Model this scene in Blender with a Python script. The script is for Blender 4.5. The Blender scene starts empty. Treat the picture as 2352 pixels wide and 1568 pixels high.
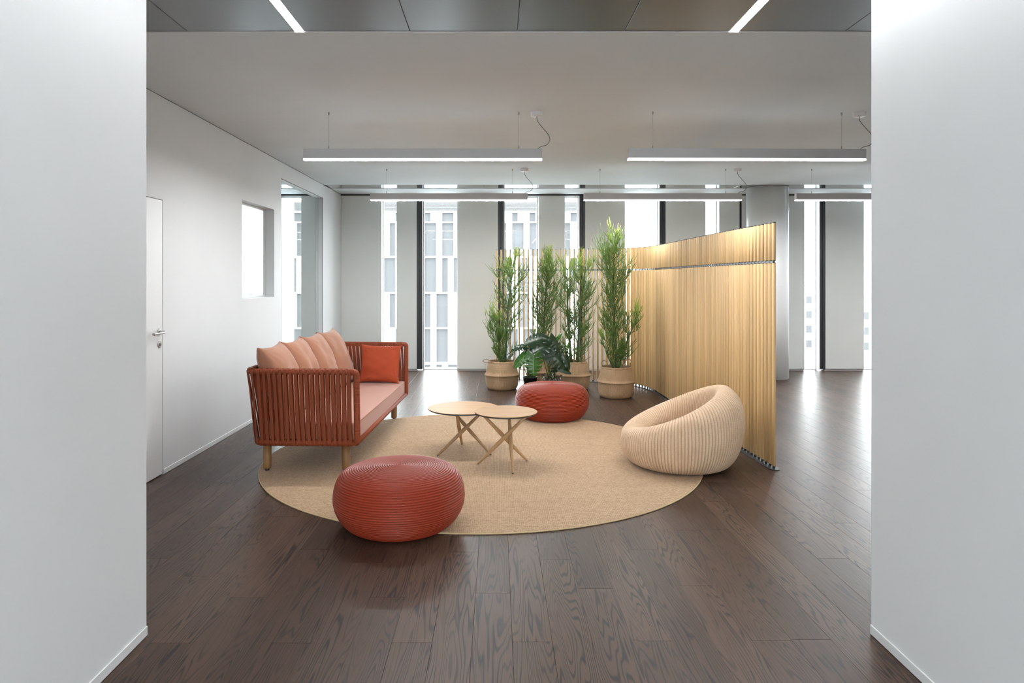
import bpy, math, random
from mathutils import Vector, Matrix, noise as mnoise

sc = bpy.context.scene
COL = sc.collection
PI = math.pi

# ------------------------------------------------------------------ camera
# 24 mm shift lens, eye 1.5 m above the floor, looking along +Y
cam_d = bpy.data.cameras.new('camera')
cam_d.sensor_width = 36.0
cam_d.lens = 24.0
cam_d.shift_x = (1176 - 1142) / 2352
cam_d.shift_y = -(784 - 642) / 2352
cam_d.clip_end = 900
cam = bpy.data.objects.new('camera', cam_d)
cam.location = (0, 0, 1.5)
cam.rotation_euler = (PI / 2, 0, 0)
COL.objects.link(cam)
sc.camera = cam

# ------------------------------------------------------------------ light
SKY = 15.0
LAMP = 104.0
STRIP = 39.0
SUN = 2.5
world = bpy.data.worlds.new('overcast_sky')
sc.world = world
world.use_nodes = True
bg = world.node_tree.nodes['Background']
bg.inputs['Color'].default_value = (0.93, 0.97, 1.0, 1)
bg.inputs['Strength'].default_value = SKY

sun_d = bpy.data.lights.new('hazy_sun', 'SUN')
sun_d.energy = SUN
sun_d.angle = math.radians(4)
sun = bpy.data.objects.new('hazy_sun', sun_d)
sun.rotation_euler = Vector((0.22, -0.26, -0.94)).to_track_quat('-Z', 'Y').to_euler()
COL.objects.link(sun)

def portal(name, loc, rot, sx, sy):
    d = bpy.data.lights.new(name, 'AREA')
    d.shape = 'RECTANGLE'; d.size = sx; d.size_y = sy
    d.cycles.is_portal = True
    o = bpy.data.objects.new(name, d)
    o.location = loc; o.rotation_euler = rot
    COL.objects.link(o)

sc.view_settings.view_transform = 'Standard'
sc.view_settings.look = 'None'
sc.view_settings.gamma = 1.0
sc.view_settings.use_curve_mapping = False
sc.view_settings.exposure = 0.20
sc.cycles.max_bounces = 6
sc.cycles.diffuse_bounces = 3
sc.cycles.glossy_bounces = 2
sc.cycles.transparent_max_bounces = 10
sc.cycles.adaptive_threshold = 0.08
sc.cycles.sample_clamp_indirect = 6.0
sc.cycles.caustics_reflective = False
sc.cycles.caustics_refractive = False

# ------------------------------------------------------------------ materials
def mat(name, color=(0.8, 0.8, 0.8), rough=0.5, metal=0.0, spec=0.5):
    m = bpy.data.materials.new(name)
    m.use_nodes = True
    b = m.node_tree.nodes['Principled BSDF']
    b.inputs['Base Color'].default_value = (*color, 1)
    b.inputs['Roughness'].default_value = rough
    b.inputs['Metallic'].default_value = metal
    b.inputs['Specular IOR Level'].default_value = spec
    return m

class NT:
    """small helper round a material's node tree"""
    def __init__(s, m):
        s.t = m.node_tree; s.b = s.t.nodes['Principled BSDF']
    def n(s, typ, **kw):
        nd = s.t.nodes.new(typ)
        for k, v in kw.items():
            if k in nd.inputs: nd.inputs[k].default_value = v
            else: setattr(nd, k, v)
        return nd
    def l(s, a, b): s.t.links.new(a, b)
    def coord(s, kind='Object', scale=(1, 1, 1), rot=(0, 0, 0)):
        tc = s.n('ShaderNodeTexCoord'); mp = s.n('ShaderNodeMapping')
        mp.inputs['Scale'].default_value = scale
        mp.inputs['Rotation'].default_value = rot
        s.l(tc.outputs[kind], mp.inputs['Vector'])
        return mp.outputs[0]
    def noise(s, vec, scale=5, detail=2, rough=0.5, dist=0.0):
        nd = s.n('ShaderNodeTexNoise')
        nd.inputs['Scale'].default_value = scale
        nd.inputs['Detail'].default_value = detail
        nd.inputs['Roughness'].default_value = rough
        nd.inputs['Distortion'].default_value = dist
        s.l(vec, nd.inputs['Vector'])
        return nd.outputs['Fac']
    def ramp(s, fac, stops):
        r = s.n('ShaderNodeValToRGB')
        el = r.color_ramp.elements
        while len(el) < len(stops): el.new(0.5)
        for e, (p, c) in zip(el, stops):
            e.position = p; e.color = (*c, 1)
        s.l(fac, r.inputs['Fac'])
        return r.outputs['Color']
    def math(s, op, a, b=None, c=None):
        nd = s.n('ShaderNodeMath'); nd.operation = op
        for i, v in enumerate((a, b, c)):
            if v is None: continue
            if isinstance(v, (int, float)): nd.inputs[i].default_value = v
            else: s.l(v, nd.inputs[i])
        return nd.outputs[0]
    def mix(s, fac, a, b, blend='MIX'):
        nd = s.n('ShaderNodeMix'); nd.data_type = 'RGBA'; nd.blend_type = blend
        for sock, v in ((nd.inputs[0], fac), (nd.inputs[6], a), (nd.inputs[7], b)):
            if isinstance(v, (int, float)): sock.default_value = v
            elif isinstance(v, tuple): sock.default_value = (*v, 1)
            else: s.l(v, sock)
        return nd.outputs[2]
    def base(s, col): s.l(col, s.b.inputs['Base Color'])
    def bump(s, h, strength=0.3, dist=0.01):
        nd = s.n('ShaderNodeBump')
        nd.inputs['Strength'].default_value = strength
        nd.inputs['Distance'].default_value = dist
        s.l(h, nd.inputs['Height']); s.l(nd.outputs[0], s.b.inputs['Normal'])

def paint(name, color, rough=0.55, grain=0.02):
    m = mat(name, color, rough, spec=0.3)
    t = NT(m)
    v = t.coord('Object')
    f = t.noise(v, 1.3, 2)
    c0 = tuple(x * (1 - grain) for x in color); c1 = tuple(min(1, x * (1 + grain)) for x in color)
    t.base(t.ramp(f, [(0.3, c0), (0.7, c1)]))
    t.bump(t.noise(v, 350, 2), 0.04, 0.001)
    return m

M = {}
M['wall'] = paint('white_wall_paint', (0.785, 0.80, 0.81))
M['ceil'] = paint('white_ceiling_paint', (0.79, 0.85, 0.87), 0.7)
M['panel'] = paint('off_white_panel', (0.80, 0.82, 0.80), 0.5)
M['door'] = paint('white_door_lacquer', (0.82, 0.82, 0.82), 0.35, 0.01)
M['column'] = paint('white_column_lacquer', (0.80, 0.81, 0.81), 0.28, 0.01)
M['base'] = paint('white_baseboard', (0.77, 0.78, 0.785), 0.3, 0.01)
M['dark_metal'] = mat('charcoal_frame', (0.028, 0.031, 0.034), 0.4)
M['black'] = mat('black_gap', (0.01, 0.01, 0.01), 0.8)
M['plate'] = mat('dark_steel_plate', (0.10, 0.10, 0.105), 0.42, 0.7)
M['rod'] = mat('grey_steel_rail', (0.22, 0.22, 0.23), 0.4, 0.9)
M['chrome'] = mat('brushed_steel', (0.55, 0.54, 0.53), 0.25, 1.0)
M['lamp_body'] = paint('grey_white_lamp_housing', (0.55, 0.55, 0.56), 0.45, 0.01)
M['lamp_white'] = paint('white_canopy', (0.8, 0.8, 0.8), 0.4, 0.01)
M['cable'] = mat('grey_cable', (0.16, 0.155, 0.14), 0.6)
M['wire'] = mat('steel_wire', (0.35, 0.34, 0.31), 0.4, 0.6)
M['soil'] = mat('dark_soil', (0.02, 0.015, 0.011), 0.95)
M['pot'] = mat('black_nursery_pot', (0.012, 0.012, 0.013), 0.45)

def emis(name, strength, color=(0.98, 0.99, 1.0)):
    m = bpy.data.materials.new(name); m.use_nodes = True
    t = m.node_tree; t.nodes.clear()
    e = t.nodes.new('ShaderNodeEmission'); o = t.nodes.new('ShaderNodeOutputMaterial')
    e.inputs['Color'].default_value = (*color, 1); e.inputs['Strength'].default_value = strength
    t.links.new(e.outputs[0], o.inputs[0])
    return m
M['glow'] = emis('lit_pendant_diffuser', LAMP)
M['ceiling_fill'] = emis('ceiling_fill_glow', 2.0)  # weak added glow for the ceiling above each pendant
M['glow_edge'] = emis('lit_diffuser_edge', 2.2)
M['strip'] = emis('lit_ceiling_strip', STRIP)

def glass(name, tint=(0.95, 0.97, 0.965), amount=0.03, rough=0.0):
    m = bpy.data.materials.new(name); m.use_nodes = True
    t = m.node_tree; t.nodes.clear()
    tr = t.nodes.new('ShaderNodeBsdfTransparent'); tr.inputs[0].default_value = (*tint, 1)
    gl = t.nodes.new('ShaderNodeBsdfGlossy'); gl.inputs['Roughness'].default_value = rough
    lw = t.nodes.new('ShaderNodeLayerWeight'); lw.inputs['Blend'].default_value = 0.5
    pw = t.nodes.new('ShaderNodeMath'); pw.operation = 'POWER'; pw.inputs[1].default_value = 5.0
    mu = t.nodes.new('ShaderNodeMath'); mu.operation = 'MULTIPLY_ADD'
    mu.inputs[1].default_value = 0.7; mu.inputs[2].default_value = amount
    mx = t.nodes.new('ShaderNodeMixShader'); o = t.nodes.new('ShaderNodeOutputMaterial')
    t.links.new(lw.outputs['Facing'], pw.inputs[0]); t.links.new(pw.outputs[0], mu.inputs[0]); t.links.new(mu.outputs[0], mx.inputs[0])
    t.links.new(tr.outputs[0], mx.inputs[1]); t.links.new(gl.outputs[0], mx.inputs[2])
    t.links.new(mx.outputs[0], o.inputs[0])
    return m
M['glass'] = glass('clear_window_glass')
M['cello'] = glass('clear_plastic_wrap', (0.88, 0.9, 0.9), 0.22, 0.12)

# perforated brushed metal of the corridor ceiling
m = mat('grey_metal_ceiling', (0.16, 0.165, 0.17), 0.34, 0.85); M['metal_ceiling'] = m
t = NT(m); v = t.coord('Object', (1, 1, 1))
vo = t.n('ShaderNodeTexVoronoi'); vo.inputs['Scale'].default_value = 160; vo.inputs['Randomness'].default_value = 0
t.l(v, vo.inputs['Vector'])
t.base(t.ramp(vo.outputs['Distance'], [(0.16, (0.09, 0.09, 0.092)), (0.24, (0.175, 0.182, 0.19))]))
m = mat('polished_metal_diffuser', (0.66, 0.67, 0.68), 0.12, 0.9); M['metal_strip'] = m

# oak floor: cathedral grain as contour lines of a stretched noise, offset per plank
m = mat('dark_stained_oak', (0.08, 0.05, 0.04), 0.42, spec=0.18); M['oak'] = m
t = NT(m)
uv = t.n('ShaderNodeUVMap').outputs[0]
def umap(scale):
    mp = t.n('ShaderNodeMapping'); mp.inputs['Scale'].default_value = scale
    t.l(uv, mp.inputs['Vector']); return mp.outputs[0]
n1 = t.noise(umap((0.6, 8.0, 1)), 1.0, 2.4, 0.45, 0.2)
lines = t.math('SINE', t.math('MULTIPLY', n1, 165.0))
n2 = t.noise(umap((0.8, 6.0, 1)), 1.3, 2)
lm = t.math('MULTIPLY', t.math('SMOOTH_MAX', t.math('SUBTRACT', lines, 0.15), 0.0, 0.3),
            t.ramp(n2, [(0.36, (0.3,) * 3), (0.56, (1.25,) * 3)]))
fine = t.noise(umap((4.0, 260.0, 1)), 1.0, 3, 0.6)
tone = t.n('ShaderNodeAttribute'); tone.attribute_name = 'tone'
ct = t.ramp(tone.outputs['Fac'], [(0.0, (0.062, 0.033, 0.0215)), (0.5, (0.082, 0.045, 0.030)), (1.0, (0.105, 0.060, 0.040))])
c = t.mix(t.math('MULTIPLY', lm, 0.95), ct, (0.014, 0.011, 0.012))
c = t.mix(t.ramp(fine, [(0.35, (0.0,) * 3), (0.7, (0.5,) * 3)]), c, t.mix(0.55, c, (0.018, 0.013, 0.012)))
t.base(c)
t.l(t.ramp(fine, [(0.2, (0.30,) * 3), (0.8, (0.42,) * 3)]), t.b.inputs['Roughness'])
t.bump(t.math('SUBTRACT', t.math('MULTIPLY', fine, 0.5), t.math('MULTIPLY', lm, 0.4)), 0.10, 0.002)

# woven sisal rug
m = mat('sisal_weave', (0.5, 0.36, 0.22), 0.9, spec=0.15); M['rug'] = m
t = NT(m); v = t.coord('Object')
br = t.n('ShaderNodeTexBrick'); t.l(v, br.inputs['Vector'])
br.inputs['Color1'].default_value = (0.57, 0.395, 0.24, 1); br.inputs['Color2'].default_value = (0.38, 0.228, 0.124, 1)
br.inputs['Mortar'].default_value = (0.17, 0.10, 0.06, 1)
br.inputs['Scale'].default_value = 1.0; br.inputs['Mortar Size'].default_value = 0.0016
br.inputs['Brick Width'].default_value = 0.024; br.inputs['Row Height'].default_value = 0.0105
br.inputs['Bias'].default_value = -0.1
sp = t.noise(v, 90, 2)
rows = t.noise(t.coord('Object', (1.5, 14, 1)), 1.0, 2)
cc = t.mix(t.ramp(sp, [(0.35, (0.0,) * 3), (0.65, (0.5,) * 3)]), br.outputs['Color'], (0.61, 0.445, 0.285))
cc = t.mix(t.ramp(rows, [(0.35, (0.0,) * 3), (0.7, (0.25,) * 3)]), cc, (0.36, 0.23, 0.13))
t.base(cc)
t.b.inputs['Sheen Weight'].default_value = 0.12; t.b.inputs['Sheen Roughness'].default_value = 0.45
t.bump(br.outputs['Fac'], 0.5, 0.003)
t.t.nodes[-1].invert = True
m = mat('rug_edge_braid', (0.55, 0.41, 0.25), 0.85, spec=0.15); M['rug_edge'] = m
t = NT(m); t.bump(t.noise(t.coord('Object'), 180, 2), 0.5, 0.002)

# cord of the ottomans and of the sofa
def cord(name, c_hi, c_lo, rough=0.6, scale=260):
    m = mat(name, c_hi, rough, spec=0.25)
    t = NT(m); v = t.coord('Object')
    f = t.noise(v, scale, 2)
    t.base(t.ramp(f, [(0.3, c_lo), (0.7, c_hi)]))
    t.bump(f, 0.25, 0.0015)
    return m
M['red_cord'] = cord('terracotta_cord', (0.315, 0.042, 0.017), (0.24, 0.028, 0.011), 0.42)
M['red_strap'] = cord('rust_red_strap', (0.245, 0.053, 0.019), (0.20, 0.041, 0.0145), 0.6)
# rope wrapped tube: fine winding from the UV along the tube
m = mat('rust_red_wound_cord', (0.32, 0.068, 0.033), 0.55, spec=0.25); M['red_wound'] = m
t = NT(m)
uvn = t.n('ShaderNodeUVMap').outputs[0]; sx = t.n('ShaderNodeSeparateXYZ'); t.l(uvn, sx.inputs[0])
w = t.math('ABSOLUTE', t.math('SINE', t.math('MULTIPLY', sx.outputs[0], PI / 0.011)))
t.base(t.ramp(w, [(0.0, (0.14, 0.027, 0.010)), (0.5, (0.265, 0.057, 0.021))]))
t.bump(w, 0.4, 0.003)

def fabric(name, c0, c1, rough=0.8, sheen=0.25, scale=700):
    m = mat(name, c0, rough, spec=0.2)
    t = NT(m); v = t.coord('Object')
    f = t.noise(v, scale, 1)
    t.base(t.ramp(f, [(0.3, c0), (0.7, c1)]))
    t.b.inputs['Sheen Weight'].default_value = sheen
    t.b.inputs['Sheen Roughness'].default_value = 0.4
    t.bump(t.math('ADD', f, t.math('MULTIPLY', t.noise(v, 14, 2), 3.0)), 0.10, 0.004)
    return m
M['peach'] = fabric('peach_canvas', (0.35, 0.163, 0.100), (0.40, 0.19, 0.12), 0.75, 0.25)
M['seat_pink'] = fabric('dusty_pink_canvas', (0.42, 0.215, 0.17), (0.475, 0.25, 0.195), 0.72, 0.25)
M['orange_red'] = fabric('orange_red_canvas', (0.355, 0.058, 0.023), (0.42, 0.072, 0.029), 0.8, 0.1)

# light timbers
def timber(name, c0, c1, rough=0.45, axis='Z', k=1.0, spec=0.4):
    m = mat(name, c0, rough, spec=spec)
    t = NT(m)
    s = {'Z': (60, 60, 1.5), 'X': (1.5, 60, 60), 'Y': (60, 1.5, 60)}[axis]
    v = t.coord('Object', tuple(x * k for x in s))
    oi = t.n('ShaderNodeObjectInfo')
    va = t.n('ShaderNodeVectorMath'); va.operation = 'ADD'
    mu = t.n('ShaderNodeVectorMath'); mu.operation = 'SCALE'
    cx = t.n('ShaderNodeCombineXYZ')
    for i in range(3): t.l(oi.outputs['Random'], cx.inputs[i])
    t.l(cx.outputs[0], mu.inputs[0]); mu.inputs['Scale'].default_value = 90
    t.l(v, va.inputs[0]); t.l(mu.outputs[0], va.inputs[1])
    f = t.noise(va.outputs[0], 1.0, 3, 0.55)
    col = t.ramp(f, [(0.3, c0), (0.7, c1)])
    rnd = t.ramp(oi.outputs['Random'], [(0.0, (0.86,) * 3), (1.0, (1.12,) * 3)])
    t.base(t.mix(1.0, col, rnd, 'MULTIPLY'))
    t.bump(f, 0.06, 0.002)
    return m
M['slat'] = timber('pale_maple_slat', (0.61, 0.395, 0.18), (0.73, 0.50, 0.245), 0.42)
M['table_leg'] = timber('oak_table_leg', (0.42, 0.255, 0.125), (0.52, 0.33, 0.17), 0.45)
M['table_top'] = timber('oak_table_top', (0.32, 0.175, 0.07), (0.41, 0.235, 0.10), 0.5, 'X', 0.6, 0.25)
M['sofa_leg'] = timber('brown_wood_leg', (0.22, 0.115, 0.042), (0.29, 0.155, 0.06), 0.45)
M['table_edge'] = mat('charcoal_table_edge', (0.045, 0.047, 0.05), 0.45)

# wicker chair: ribs are geometry, the cross weave comes from the UV
def weave(name, hi, lo, rows, cols, bump=0.5, rough=0.55, patch=0.3):
    m = mat(name, hi, rough, spec=0.3)
    t = NT(m)
    uvn = t.n('ShaderNodeUVMap').outputs[0]; sx = t.n('ShaderNodeSeparateXYZ'); t.l(uvn, sx.inputs[0])
    u = t.math('MULTIPLY', sx.outputs[0], cols); vv = t.math('MULTIPLY', sx.outputs[1], rows)
    half = t.math('FLOOR', t.math('MULTIPLY', u, 2.0))
    ph = t.math('MULTIPLY', t.math('MODULO', half, 2.0), PI)
    a = t.math('SINE', t.math('ADD', t.math('MULTIPLY', vv, 2 * PI), ph))
    b_ = t.math('ABSOLUTE', t.math('SINE', t.math('MULTIPLY', u, 2 * PI)))
    h = t.math('ADD', t.math('MULTIPLY', a, 0.22), t.math('MULTIPLY', b_, 0.5))
    f = t.noise(t.coord('Object'), 9, 3)
    fn = t.noise(t.coord('Object'), 160, 2)
    col = t.ramp(h, [(0.0, lo), (0.42, hi)])
    col = t.mix(t.ramp(f, [(0.42, (0.0,) * 3), (0.72, (patch,) * 3)]), col, lo)
    col = t.mix(t.ramp(fn, [(0.4, (0.0,) * 3), (0.75, (0.35,) * 3)]), col, lo)
    t.base(col)
    t.bump(h, bump, 0.003)
    return m
M['wicker'] = weave('pale_wicker', (0.81, 0.61, 0.43), (0.42, 0.265, 0.155), 1.0, 1.0, 0.3, 0.5)
M['basket'] = weave('seagrass_weave', (0.62, 0.43, 0.26), (0.24, 0.14, 0.07), 1.0, 1.0, 0.8, 0.75, 0.35)
M['seagrass_cord'] = mat('seagrass_cord', (0.27, 0.155, 0.08), 0.8)

# plants
m = mat('pencil_twig_green', (0.05, 0.12, 0.03), 0.45, spec=0.4); M['twig'] = m
t = NT(m); at = t.n('ShaderNodeAttribute'); at.attribute_name = 'age'
t.base(t.ramp(at.outputs['Fac'], [(0.0, (0.055, 0.10, 0.028)), (0.45, (0.15, 0.26, 0.05)), (0.8, (0.36, 0.50, 0.065)), (1.0, (0.60, 0.64, 0.18))]))
m = mat('green_bark', (0.055, 0.085, 0.035), 0.6); M['trunk'] = m
t = NT(m); t.base(t.ramp(t.noise(t.coord('Object', (30, 30, 6)), 1, 2), [(0.3, (0.035, 0.06, 0.025)), (0.7, (0.09, 0.12, 0.05))]))
def leafmat(name, c, c2):
    m = mat(name, c, 0.25, spec=0.5)
    t = NT(m)
    uvn = t.n('ShaderNodeUVMap').outputs[0]; sx = t.n('ShaderNodeSeparateXYZ'); t.l(uvn, sx.inputs[0])
    vein = t.math('ABSOLUTE', t.math('SUBTRACT', sx.outputs[0], 0.5))
    t.base(t.ramp(vein, [(0.0, c2), (0.018, c2), (0.03, c)]))
    t.b.inputs['Transmission Weight'].default_value = 0.0
    tr = t.n('ShaderNodeBsdfTranslucent'); tr.inputs['Color'].default_value = (*[min(1, x * 2.2) for x in c], 1)
    mx = t.n('ShaderNodeMixShader'); mx.inputs[0].default_value = 0.3
    out = t.t.nodes['Material Output']
    t.l(t.b.outputs[0], mx.inputs[1]); t.l(tr.outputs[0], mx.inputs[2]); t.l(mx.outputs[0], out.inputs[0])
    return m
M['leaf_dark'] = leafmat('dark_glossy_leaf', (0.020, 0.045, 0.020), (0.05, 0.09, 0.04))
M['leaf_bright'] = leafmat('backlit_young_leaf', (0.035, 0.13, 0.015), (0.15, 0.30, 0.05))  # bright green holds the light shining through the large leaf; young leaves share it
M['petiole'] = mat('green_petiole', (0.09, 0.15, 0.03), 0.4)

# outside
M['facade'] = paint('white_render', (0.78, 0.79, 0.80), 0.7)
M['facade_win'] = mat('grey_window_glass', (0.064, 0.066, 0.069), 0.5, 0.0, 0.15)
M['louvre'] = mat('grey_louvre', (0.12, 0.12, 0.122), 0.7, 0.0, 0.2)
M['ground'] = paint('grey_paving', (0.36, 0.37, 0.38), 0.9)
M['tree_crown'] = mat('dusty_green_foliage', (0.05, 0.066, 0.045), 0.9, 0.0, 0.1)
M['bark'] = mat('grey_bark', (0.12, 0.1, 0.08), 0.9)

# ------------------------------------------------------------------ mesh helpers
class MB:
    def __init__(s): s.v = []; s.f = []; s.uv = []; s.at = []; s.sm = []
    def add(s, verts, faces, uvs=None, attr=None, smooth=False):
        o = len(s.v); s.v += [tuple(p) for p in verts]
        s.at += (attr if attr is not None else [0.0] * len(verts))
        for i, f in enumerate(faces):
            s.f.append(tuple(j + o for j in f)); s.sm.append(smooth)
            s.uv.append(uvs[i] if uvs else None)
    def box(s, x0, x1, y0, y1, z0, z1):
        vs = [(x0, y0, z0), (x1, y0, z0), (x1, y1, z0), (x0, y1, z0), (x0, y0, z1), (x1, y0, z1), (x1, y1, z1), (x0, y1, z1)]
        s.add(vs, [(0, 3, 2, 1), (4, 5, 6, 7), (0, 1, 5, 4), (1, 2, 6, 5), (2, 3, 7, 6), (3, 0, 4, 7)])
        return s
    def rbox(s, x0, x1, y0, y1, z0, z1, b=0.003):
        # box with chamfered edges
        X = (x0, x0 + b, x1 - b, x1); Y = (y0, y0 + b, y1 - b, y1); Z = (z0, z0 + b, z1 - b, z1)
        vs = []; idx = {}
        def V(i, j, k):
            key = (i, j, k)
            if key not in idx: idx[key] = len(vs); vs.append((X[i], Y[j], Z[k]))
            return idx[key]
        F = []
        a, c = 1, 2
        F.append((V(a, a, 0), V(a, c, 0), V(c, c, 0), V(c, a, 0))); F.append((V(a, a, 3), V(c, a, 3), V(c, c, 3), V(a, c, 3)))
        F.append((V(a, 0, a), V(c, 0, a), V(c, 0, c), V(a, 0, c))); F.append((V(a, 3, a), V(a, 3, c), V(c, 3, c), V(c, 3, a)))
        F.append((V(0, a, a), V(0, a, c), V(0, c, c), V(0, c, a))); F.append((V(3, a, a), V(3, c, a), V(3, c, c), V(3, a, c)))
        for k, kk in ((0, a), (3, c)):
            F.append((V(a, a, k), V(c, a, k), V(c, 0, kk), V(a, 0, kk)) if k == 0 else (V(a, a, k), V(a, 0, kk), V(c, 0, kk), V(c, a, k)))
            F.append((V(a, c, k), V(a, 3, kk), V(c, 3, kk), V(c, c, k)) if k == 0 else (V(a, c, k), V(c, c, k), V(c, 3, kk), V(a, 3, kk)))
            F.append((V(a, a, k), V(0, a, kk), V(0, c, kk), V(a, c, k)) if k == 0 else (V(a, a, k), V(a, c, k), V(0, c, kk), V(0, a, kk)))
            F.append((V(c, a, k), V(c, c, k), V(3, c, kk), V(3, a, kk)) if k == 0 else (V(c, a, k), V(3, a, kk), V(3, c, kk), V(c, c, k)))
        F.append((V(0, a, a), V(a, 0, a), V(a, 0, c), V(0, a, c))); F.append((V(3, a, a), V(3, a, c), V(c, 0, c), V(c, 0, a)))
        F.append((V(0, c, a), V(0, c, c), V(a, 3, c), V(a, 3, a))); F.append((V(3, c, a), V(c, 3, a), V(c, 3, c), V(3, c, c)))
        for i, ii in ((0, a), (3, c)):
            for j, jj in ((0, a), (3, c)):
                for k, kk in ((0, a), (3, c)):
                    F.append((V(i, jj, kk), V(ii, j, kk), V(ii, jj, k)))
        s.add(vs, F)
        return s
    def tube(s, pts, r, n=8, caps=True, attr=None, smooth=True, closed=False, flat=None):
        pts = [Vector(p) for p in pts]; m_ = len(pts)
        rr = r if isinstance(r, (list, tuple)) else [r] * m_
        up = Vector((0, 0, 1)); vs = []; at = []; L = 0.0; lens = []
        prev = None
        for i, p in enumerate(pts):
            if closed: d = pts[(i + 1) % m_] - pts[i - 1]
            else: d = pts[min(i + 1, m_ - 1)] - pts[max(i - 1, 0)]
            d = d.normalized() if d.length > 1e-9 else Vector((0, 0, 1))
            if prev is None:
                a = up.cross(d)
                if a.length < 1e-3: a = Vector((1, 0, 0)).cross(d)
                a.normalize()
            else:
                a = prev - d * prev.dot(d); a.normalize()
            prev = a; b = d.cross(a)
            if i: L += (p - pts[i - 1]).length
            lens.append(L)
            fy = flat if flat else 1.0
            for k in range(n):
                q = 2 * PI * k / n
                vs.append(p + (a * math.cos(q) + b * math.sin(q) * fy) * rr[i])
                at.append(attr[i] if attr else 0.0)
        fs = []; uvs = []
        rng = m_ if closed else m_ - 1
        for i in range(rng):
            j = (i + 1) % m_
            l0 = lens[i]; l1 = lens[j] if j else L + (pts[0] - pts[-1]).length
            for k in range(n):
                k2 = (k + 1) % n
                fs.append((i * n + k, i * n + k2, j * n + k2, j * n + k))
                uvs.append(((l0, k / n), (l0, (k + 1) / n), (l1, (k + 1) / n), (l1, k / n)))
        if caps and not closed:
            fs.append(tuple(range(n - 1, -1, -1))); uvs.append(tuple((0, 0) for _ in range(n)))
            fs.append(tuple((m_ - 1) * n + k for k in range(n))); uvs.append(tuple((0, 0) for _ in range(n)))
        s.add(vs, fs, uvs, at, smooth)
        return s
    def lathe(s, prof, n=48, cx=0, cy=0, smooth=True, uscale=1.0, vscale=1.0):
        vs = []; fs = []; uvs = []; L = [0.0]
        for i in range(1, len(prof)):
            L.append(L[-1] + math.hypot(prof[i][0] - prof[i - 1][0], prof[i][1] - prof[i - 1][1]))
        for (r, z) in prof:
            for k in range(n):
                q = 2 * PI * k / n
                vs.append((cx + r * math.cos(q), cy + r * math.sin(q), z))
        for i in range(len(prof) - 1):
            for k in range(n):
                k2 = (k + 1) % n
                fs.append((i * n + k, i * n + k2, (i + 1) * n + k2, (i + 1) * n + k))
                u0, u1 = k / n * uscale, (k + 1) / n * uscale
                uvs.append(((u0, L[i] * vscale), (u1, L[i] * vscale), (u1, L[i + 1] * vscale), (u0, L[i + 1] * vscale)))
        s.add(vs, fs, uvs, None, smooth)
        return s
    def mesh(s, name, attr=None):
        me = bpy.data.meshes.new(name)
        me.from_pydata(s.v, [], s.f)
        me.polygons.foreach_set('use_smooth', s.sm)
        if any(u is not None for u in s.uv):
            ul = me.uv_layers.new(name='UVMap'); flat = []
            for f, u in zip(s.f, s.uv):
                if u is None: flat += [0.0] * (2 * len(f))
                else:
                    for a in u: flat += [a[0], a[1]]
            ul.data.foreach_set('uv', flat)
        if attr:
            a = me.attributes.new(attr, 'FLOAT', 'POINT'); a.data.foreach_set('value', s.at)
        me.update()
        return me
    def build(s, name, material, parent=None, attr=None):
        return link(name, s.mesh(name, attr), material, parent)

def link(name, me, material=None, parent=None, loc=None, rot=None):
    if material is not None and not me.materials: me.materials.append(material)
    o = bpy.data.objects.new(name, me)
    if parent is not None: o.parent = parent
    if loc is not None: o.location = loc
    if rot is not None: o.rotation_euler = rot
    COL.objects.link(o)
    return o

def tag(o, label=None, cat=None, group=None, kind=None):
    if label: o['label'] = label
    if cat: o['category'] = cat
    if group: o['group'] = group
    if kind: o['kind'] = kind
    return o

def empty(name, loc, rz=0.0):
    o = bpy.data.objects.new(name, None)
    o.empty_display_size = 0.1
    o.location = loc; o.rotation_euler = (0, 0, rz)
    COL.objects.link(o)
    return o

def catmull(pts, per=8, closed=False):
    P_ = [Vector(p) for p in pts]; n = len(P_); out = []
    segs = n if closed else n - 1
    for i in range(segs):
        if closed: p0, p1, p2, p3 = P_[i - 1], P_[i], P_[(i + 1) % n], P_[(i + 2) % n]
        else: p0, p1, p2, p3 = P_[max(i - 1, 0)], P_[i], P_[i + 1], P_[min(i + 2, n - 1)]
        for k in range(per):
            q = k / per
            out.append(0.5 * ((2 * p1) + (p2 - p0) * q + (2 * p0 - 5 * p1 + 4 * p2 - p3) * q * q + (3 * p1 - p0 - 3 * p2 + p3) * q ** 3))
    if not closed: out.append(P_[-1])
    return out

def resample(pts, step):
    """points at equal arc length along a polyline"""
    pts = [Vector(p) for p in pts]; out = [pts[0].copy()]; acc = 0.0
    for a, b in zip(pts, pts[1:]):
        L = (b - a).length; q = step - acc
        while q <= L:
            out.append(a + (b - a) * (q / L)); q += step
        acc = (acc + L) % step if L > 0 else acc
    return out

# ------------------------------------------------------------------ room shell
XL, XR = -2.574, 9.0          # left wall face, far right wall face
XLL = -6.6                    # far side of the room behind the left wall
YB = 11.25                    # window wall
YC = 2.88                     # end of the corridor walls
YN = -4.0                     # wall behind the camera
ZC = 2.907
CL, CR = -1.48, 1.585         # corridor wall faces

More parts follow.
